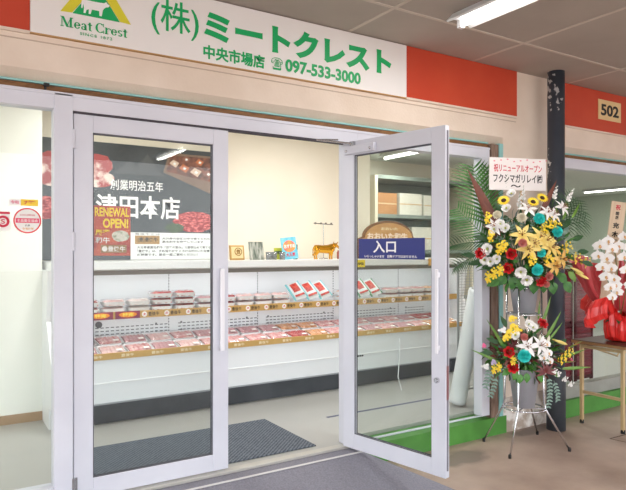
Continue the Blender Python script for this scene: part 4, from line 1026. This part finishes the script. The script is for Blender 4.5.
bucket(zr1+.008, .29, .078, .115, 'lower silver bucket on the lower ring of the flower stand')
bucket(zr2-.197, .27, .078, .116, 'upper silver bucket held at the top of the flower stand')

# congratulation board on its own stick in the upper bucket
cb = thing('congratulation_board', 'white congratulation board with red and black characters above the flowers', 'sign board', (SX, SY+.02, 0), -.56117*.55)
B((-.012, -.002, .95), (.012, .012, 1.83)).build('stick', mat('pale_stick', (206, 180, 146), .7), cb)
CBX0, CBX1 = -.29, .205
B((CBX0, -.016, 1.815), (CBX1, -.003, 2.065)).build('board', mat('white_board', (240, 234, 232), .6), cb, .002)
text('lettering', '祝リニューアルオープン', CBX0+.035, CBX1-.04, 1.955, 2.015, -.0175, mat('crimson_lettering', (205, 40, 70), .6), cb, .012, .001)
text('lettering', 'フクシマガリレイ㈱', CBX0+.03, CBX1-.035, 1.872, 1.940, -.0175, INK, cb, .016, .001)
text('flourish', '〜', -.11, -.02, 1.838, 1.858, -.0175, INK, cb, .02, .001)
for q in range(9):
    MB().ball((CBX0+.04+q*.057, -.0165, 2.045+.008*((q*7) % 3-1)), .007, 8, 4, (1.3, .1, .8)).build('blossom_print', mat('blossom_print', (232, 150, 160), .6), cb)

# pixel offsets measured from the stand's axis, turned into metres at its distance
K = 1/128.6
def A(px): return (px-524.8)*K
def Z(py): return H-(py-249.6)*K
ua = thing('flower_arrangement', 'large upper arrangement of lilies, roses and teal pompons with palm fronds', 'flower arrangement', (SX, SY, 0), 0, 'congratulation flower arrangements')
UC = Z(250)
filler(ua, 620, .36, UC-.01, .30, 3, [LEAF, LEAFD, LEAF, LEAF2, EUC], .075, .034)
def dome(px, py, cx, cy, rx, ry, dep):
    q = ((px-cx)/rx)**2+((py-cy)/ry)**2; return .03+dep*math.sqrt(max(0.0, 1-q))
def spot(px, py, dep, lat, c): return (px-313)/604*(dep-c)-lat, H-(py-249.6)/604*(dep-c)
def U(kind, px, py, s=1.0):
    c = dome(px, py, 524, 245, 62, 62, .24); a, b = spot(px, py, 4.697, 1.639, c); return bloom(ua, kind, a, b, c, s, UC)
for px, py in ((480.5, 253.5), (511.3, 254), (508, 268), (540.6, 281)): U('rose', px, py, 1.12)
for px, py in ((503.4, 200.5), (532.8, 202), (541.9, 198)): U('sunflower', px, py, 1.0)
for px, py in ((538.7, 219), (556.3, 231.8), (537, 269.5), (541, 253)): U('pompon', px, py, 1.05 if py < 240 or py > 260 else .8)
U('white_pompon', 521.3, 218, 1.25); U('white_pompon', 497, 215, 1.1)
for px, py in ((487, 249), (484, 260), (490, 261.5), (496.5, 259), (520.6, 272), (526.6, 280), (506, 208), (511, 193.5), (500, 224), (493.7, 229), (505, 228)): U('lisianthus', px, py, 1.25 if py > 265 or py in (249,) else 1.0)
for px, py in ((528, 208), (554, 214), (563, 207), (548, 212), (494, 226)): U('white_lily', px, py, .85)
for px, py in ((522, 234), (534.5, 243), (547, 240), (552, 247), (529, 249), (541, 236)): U('lily', px, py, 1.05)
for px, py in ((556, 266), (563, 259)): U('apricot_lily', px, py, 1.1)
U('carnation', 548.5, 276, 1.1); U('carnation', 522.5, 243, 1.1); U('carnation', 546, 284, .9)
for px, py in ((493, 273), (487, 277), (499, 270), (498, 249), (530.6, 259.5), (547, 259), (550, 223), (544, 228), (487, 218), (490, 236), (503, 246), (575, 258), (585, 262), (555, 225), (566, 247)): U('yellow_spray', px, py, 1.0)
for px, py in ((521, 199), (517, 206)): stick(ua, 'gladiolus', Rv*A(px)+Uv*(Z(py)-.03)-Fv*.06, Rv*.05+Uv, .8)
for px, py, d in ((556, 194, .25), (569, 196, .5)): stick(ua, 'gladiolus', Rv*A(px-5)+Uv*(Z(py)-.06)-Fv*.06, Rv*d+Uv, .8)
for px, py in ((565, 268), (570, 273)): put(ua, 'yellow_bud', Rv*A(px)+Uv*Z(py)-Fv*.16, Rv*.9-Uv*.5-Fv*.3, None, 1.1)
for k in range(7):
    a = -1.2+k*.42; stick(ua, 'burgundy', Rv*A(525)+Uv*Z(257)-Fv*.22, Rv*math.sin(a)+Uv*math.cos(a)-Fv*.35, 1.05)
for k in range(5):
    a = -.9+k*.5; stick(ua, 'burgundy', Rv*A(490)+Uv*Z(232)-Fv*.10, Rv*math.sin(a)+Uv*math.cos(a)-Fv*.25, 1.0)
for px, py, d in ((509, 281, (-.3, -1)), (500, 280, (-.8, -.6)), (527, 285, (.1, -1)), (544, 286, (.4, -1)), (557, 286, (.7, -.8)), (516, 282, (-.1, -1)), (536, 284, (.2, -1)), (551, 279, (.9, -.5)), (493, 283, (-1, -.4))):
    stick(ua, 'broad_leaf', Rv*A(px)+Uv*(Z(py)+.035)-Fv*.15, Rv*d[0]+Uv*d[1]-Fv*.3, 1.0, -Fv+Uv*.5)
stick(ua, 'lime_leaf', Rv*A(562)+Uv*Z(271)-Fv*.14, Rv*.6-Uv*.8-Fv*.2, 1.0)
for px, py, d in ((480, 262, (-1, -.1)), (474, 256, (-1, .2)), (575, 252, (1, .1)), (580, 262, (1, -.2)), (485, 240, (-1, .4)), (570, 240, (1, .4)), (560, 228, (.8, .7)), (500, 214, (-.5, 1))):
    stick(ua, 'dark_leaf', Rv*A(px)+Uv*Z(py)-Fv*.06, Rv*d[0]+Uv*d[1], 1.1)
for px, py, d in ((510, 236, (-.2, 1)), (513, 226, (.2, 1)), (506, 240, (-.7, .5)), (524, 228, (.1, 1)), (508, 228, (-.4, .9)), (516, 238, (.3, .8))): stick(ua, 'eucalyptus', Rv*A(px)+Uv*(Z(py)-.05)-Fv*.17, Rv*d[0]+Uv*d[1]-Fv*.3, .75)
# palms: one tall feather at the left, drooping ones below it, thin fans at the right
stick(ua, 'palm', Rv*A(491)+Uv*Z(232)+Fv*.02, Rv*-.20+Uv, 1.12, -Fv+Rv*.2)
stick(ua, 'palm', Rv*A(491)+Uv*Z(226)+Fv*.09, Rv*-.06+Uv, 1.0, -Fv*.5-Rv)
stick(ua, 'palm', Rv*A(492)+Uv*Z(245)-Fv*.02, Rv*-.75+Uv*.85, .82, -Fv+Uv*.4)
stick(ua, 'drooping_palm', Rv*A(490)+Uv*Z(245)-Fv*.05, Rv*-1+Uv*.30, 1.0, Uv-Fv*.9)
stick(ua, 'drooping_palm', Rv*A(492)+Uv*Z(252)-Fv*.08, Rv*-1-Uv*.05, .95, Uv-Fv*.9)
for d, s in (((.75, 1), 1.15), ((1, .62), 1.1), ((1, .25), 1.05), ((.45, 1), 1.0)): stick(ua, 'thin_palm', Rv*A(556)+Uv*Z(228)+Fv*.02, Rv*d[0]+Uv*d[1], s, -Fv+Uv*.2)
stick(ua, 'copper', Rv*A(497)+Uv*Z(236)-Fv*.06, Rv*-.42+Uv, 1.75); stick(ua, 'copper', Rv*A(500)+Uv*Z(236)-Fv*.07, Rv*-.42+Uv*.75, 1.15); stick(ua, 'copper', Rv*A(540)+Uv*Z(213)-Fv*.04, Rv*.50+Uv, .88)
for k in range(5): stick(ua, 'strap', Rv*A(535+k*9)+Uv*Z(226-k*2)-Fv*.03, Rv*(-.1+.18*k)+Uv, .85)

la = thing('flower_arrangement', 'smaller lower arrangement with red roses, white orchids and trailing eucalyptus', 'flower arrangement', (SX, SY, 0), 0, 'congratulation flower arrangements')
LC = Z(354)
filler(la, 430, .29, LC, .20, 5, [LEAF, LEAFD, LEAF2, BURG], .065, .030)
def Lw(kind, px, py, s=1.0):
    c = dome(px, py, 523, 350, 50, 38, .19); a, b = spot(px, py, 4.697, 1.639, c); return bloom(la, kind, a, b, c, s, LC)
for px, py in ((542, 323.8), (509, 352), (513, 367.5)): Lw('rose', px, py, 1.12)
Lw('pompon', 524, 356, 1.15)
Lw('carnation', 524, 337, .95)
for px, py in ((533, 327), (515, 335), (529, 324)): Lw('lisianthus', px, py, 1.0)
for px, py in ((527.5, 346.4), (541, 345)): Lw('white_lily', px, py, .95)
for px, py in ((548, 353), (549, 361), (546, 344), (543, 357)): Lw('orchid', px, py, 1.15)
for px, py in ((513, 326), (509, 332), (512, 318), (517, 330), (506, 337)): Lw('yellow_orchid', px, py, .75)
for px, py in ((498, 367), (493, 369), (512, 360), (565, 356), (561, 360), (569, 352)): Lw('yellow_spray', px, py, .8)
for px, py in ((485, 366), (553, 371), (570, 384), (564, 379), (502, 330), (557, 374)): Lw('white_spray', px, py, .85)
Lw('purple_spray', 494, 362, 1.0); Lw('pink_spray', 484, 346, 1.0); Lw('pink_spray', 571, 360, .8)
put(la, 'bud', Rv*A(532)+Uv*Z(341)-Fv*.15, Uv+Rv*.15-Fv*.2, None, 1.1); put(la, 'bud', Rv*A(540)+Uv*Z(343)-Fv*.15, Uv+Rv*.2-Fv*.1, None, 1.2)
put(la, 'yellow_bud', Rv*A(550)+Uv*Z(338)-Fv*.12, Rv+Uv*-.35-Fv*.2, None, 1.2); put(la, 'bud', Rv*A(520)+Uv*Z(340)-Fv*.15, Uv-Rv*.2, None, .9)
for k in range(8):
    a = -1.9+k*.52; stick(la, 'burgundy', Rv*A(537)+Uv*Z(367)-Fv*.19, Rv*math.sin(a)+Uv*math.cos(a)-Fv*.4, .95)
for k in range(4):
    a = -1.3+k*.5; stick(la, 'burgundy', Rv*A(510)+Uv*Z(346)-Fv*.12, Rv*math.sin(a)+Uv*math.cos(a)-Fv*.3, .8)
for px, py, d, s in ((502, 346, (-.55, 1), 1.0), (498, 361, (-1, .50), .95), (544, 336, (.6, 1), .95), (547, 338, (.8, 1), .7), (556, 357, (1, .35), .95), (560, 367, (1, .08), .95), (540, 322, (.35, 1), .9), (536, 318, (.1, 1), .6)):
    stick(la, 'long_strap', Rv*A(px)+Uv*Z(py)-Fv*.06, Rv*d[0]+Uv*d[1]-Fv*.1, s)
stick(la, 'heliconia', Rv*A(566)+Uv*Z(347)-Fv*.05, Rv*1+Uv*.5, 1.2); stick(la, 'heliconia', Rv*A(560)+Uv*Z(361)-Fv*.06, Rv*1+Uv*.1, 1.0)
for px, py, d in ((491, 366, (-.4, -1)), (487, 362, (-.2, -1)), (545, 374, (.15, -1)), (550, 378, (.35, -1)), (546, 384, (.0, -1)), (494, 374, (-.3, -1))): stick(la, 'eucalyptus', Rv*A(px)+Uv*Z(py)-Fv*.09, Rv*d[0]+Uv*d[1]-Fv*.2, .95, -Fv+Uv*.6)
for px, py, d in ((512, 372, (-.4, -1)), (505, 370, (-.9, -.6)), (522, 374, (0, -1)), (534, 374, (.3, -1)), (545, 370, (.8, -.6)), (516, 375, (-.2, -1))): stick(la, 'leaf', Rv*A(px)+Uv*(Z(py)+.03)-Fv*.12, Rv*d[0]+Uv*d[1]-Fv*.35, .85, -Fv+Uv*.5)
for px, py, d in ((497, 342, (-1, .5)), (492, 352, (-1, .1)), (556, 344, (1, .6)), (560, 352, (1, .1)), (505, 326, (-.4, 1)), (524, 318, (0, 1))): stick(la, 'dark_leaf', Rv*A(px)+Uv*Z(py)-Fv*.05, Rv*d[0]+Uv*d[1], 1.0)

# ================================================================== ORCHID GIFT IN RED WRAPPING
OX, OY = 5.05, 3.02
op = thing('wrapped_orchid', 'white moth orchid in a pot wrapped in red film on the folding table', 'orchid', (OX, OY, ZG+TT))
RW = mat('red_film', (236, 46, 40), .35, 0, (214, 32, 34), 9, .2, bscale=16, coat=.4)
RW2 = mat('rose_film', (196, 62, 70), .35, 0, (214, 84, 90), 7, .4, bscale=14, coat=.5)
def wrap(name, prof, m, seed, n=90, amp=.10, a0=0, a1=2*PI):
    r = random.Random(seed); ph = [r.uniform(0, 6) for _ in range(4)]; b = MB(); V = []; Fc = []; full = abs(a1-a0-2*PI) < 1e-3
    for j, (R, z, wv) in enumerate(prof):
        for k in range(n+(0 if full else 1)):
            a = a0+(a1-a0)*k/n; q = R*(1+wv*amp*(math.sin(5*a+ph[0])+.6*math.sin(11*a+ph[1]+j*.4)+.5*math.sin(19*a+ph[2]+j*.9)+.35*abs(math.sin(14*a+ph[1]-j*.7))+r.uniform(-.12, .12)))
            V.append((q*math.cos(a), q*math.sin(a), z+wv*.03*math.sin(4*a+ph[3])))
    N = n if full else n+1
    for j in range(len(prof)-1):
        for k in range(n): k2 = (k+1) % N; Fc.append((j*N+k, j*N+k2, (j+1)*N+k2, (j+1)*N+k))
    b.add(V, Fc); o = b.build(name, m, op)
    so = o.modifiers.new('thickness', 'SOLIDIFY'); so.thickness = .0015; return o
wrap('pot_wrap', [(.085, .006, .1), (.115, .03, .5), (.128, .12, .7), (.120, .20, .9), (.10, .235, 1.0), (.115, .26, 1.2)], RW, 1)
wrap('skirt_wrap', [(.10, .235, .6), (.18, .36, .9), (.235, .37, 1.0), (.275, .30, 1.2), (.28, .22, 1.5), (.25, .17, 1.9)], RW, 2, a0=1.9, a1=3.3)
wrap('collar_wrap', [(.10, .235, .6), (.19, .33, .8), (.26, .46, 1.0), (.31, .60, 1.2), (.35, .70, 1.3), (.40, .70, 1.4)], RW2, 4, a0=1.0, a1=2.9)
wrap('back_wrap', [(.10, .235, .6), (.17, .36, .8), (.21, .52, 1.0), (.23, .66, 1.2)], RW2, 5, a0=-.6, a1=1.0)
MB().lathe([(0, .19), (.10, .19), (.10, .20), (0, .21)], (0, 0, 0), 24).build('moss', mat('moss', (120, 116, 92), .9, 0, (90, 96, 66), 40, .5), op)
for k in range(5): a = 2.2+k*.7; put(op, 'dark_leaf', Vector((math.cos(a)*.02, math.sin(a)*.02, .21)), Uv, Vector((math.cos(a), math.sin(a), .5)), 1.6)
def cascade(pts, flowers, seed):
    r = random.Random(seed)
    MB().tube(pts, .003, 8).build('flower_stem', GSTEM, op, smooth=True)
    for (a, b, c, s) in flowers:
        put(op, 'orchid', Rv*a+Uv*b-Fv*c, -Fv+Rv*r.uniform(-.45, .1)+Uv*r.uniform(-.1, .3), None, s)
KO = 1/115.5                                   # metres per pixel at the pot
def OA(px): return (px-620.3-7)*KO
OZ0 = ZG+TT
def OZ(py): return H-(py-249.6)*KO-OZ0
def OP(px, py, c): a, b = spot(px, py, 5.244, 2.668, c); return a, b-OZ0
fl = [(600, 246, .10, 1.7), (608, 241, .08, 1.55), (612, 249, .10, 1.6), (598, 256, .12, 1.65), (607, 258, .13, 1.7), (602, 267, .14, 1.65), (611, 268, .13, 1.55), (606, 277, .15, 1.65), (614, 279, .14, 1.5), (610, 287, .15, 1.55), (617, 292, .15, 1.45), (612, 297, .15, 1.3), (616, 285, .14, 1.4)]
ap_ = (0, 0, .20)
cascade([ap_, Vector((0, 0, .45))+Fv*.02, Rv*-.05+Uv*.80, Rv*-.10+Uv*.83-Fv*.06, Rv*OA(603)+Uv*OZ(248)-Fv*.09, Rv*OA(603)+Uv*OZ(266)-Fv*.125, Rv*OA(611)+Uv*OZ(292)-Fv*.14], [(*OP(x, y, c), c, s) for x, y, c, s in fl], 1)
fl = [(624, 237, .06, 1.6), (619, 246, .07, 1.5), (629, 247, .08, 1.6), (624, 257, .10, 1.6), (632, 260, .1, 1.6), (626, 270, .12, 1.55), (635, 275, .12, 1.6), (630, 285, .13, 1.5)]
cascade([ap_, Rv*.05+Uv*.45, Rv*.06+Uv*.78, Rv*OA(624)+Uv*OZ(238)-Fv*.05, Rv*OA(626)+Uv*OZ(260)-Fv*.09, Rv*OA(630)+Uv*OZ(284)-Fv*.12], [(*OP(x, y, c), c, s) for x, y, c, s in fl], 2)
# wooden name plaque on a stick
wq = thing('name_plaque', 'pale wooden name plaque with brushed black characters above the orchid', 'plaque', (OX-.135, OY+.085, OZ0), -.50)
ro = MB(); ro.box((-.06, .01, .24), (.07, .022, 1.22))
o = ro.build('board', mat('plaque_wood', (226, 204, 176), .7, 0, (214, 190, 160), 6, stretch=(6, 6, .6)), wq); o.rotation_euler = (0, .13, 0)
for body, xx, z, s in (('祝', .0, 1.17, .045), ('開', .0, 1.115, .03), ('店', .0, 1.08, .03)):
    c = text('lettering', body, -s/2, s/2, z-s/2, z+s/2, .0085, RED_T if body == '祝' else INK, wq, .02, .001); c.rotation_euler = (0, .13, 0)
for body, z in (('充', 1.01), ('木', .935), ('一', .885), ('同', .83)):
    c = text('lettering', body, -.028, .028, z-.026 if body != '一' else z-.003, z+.026 if body != '一' else z+.003, .0085, INK, wq, .04, .001); c.rotation_euler = (0, .13, 0)
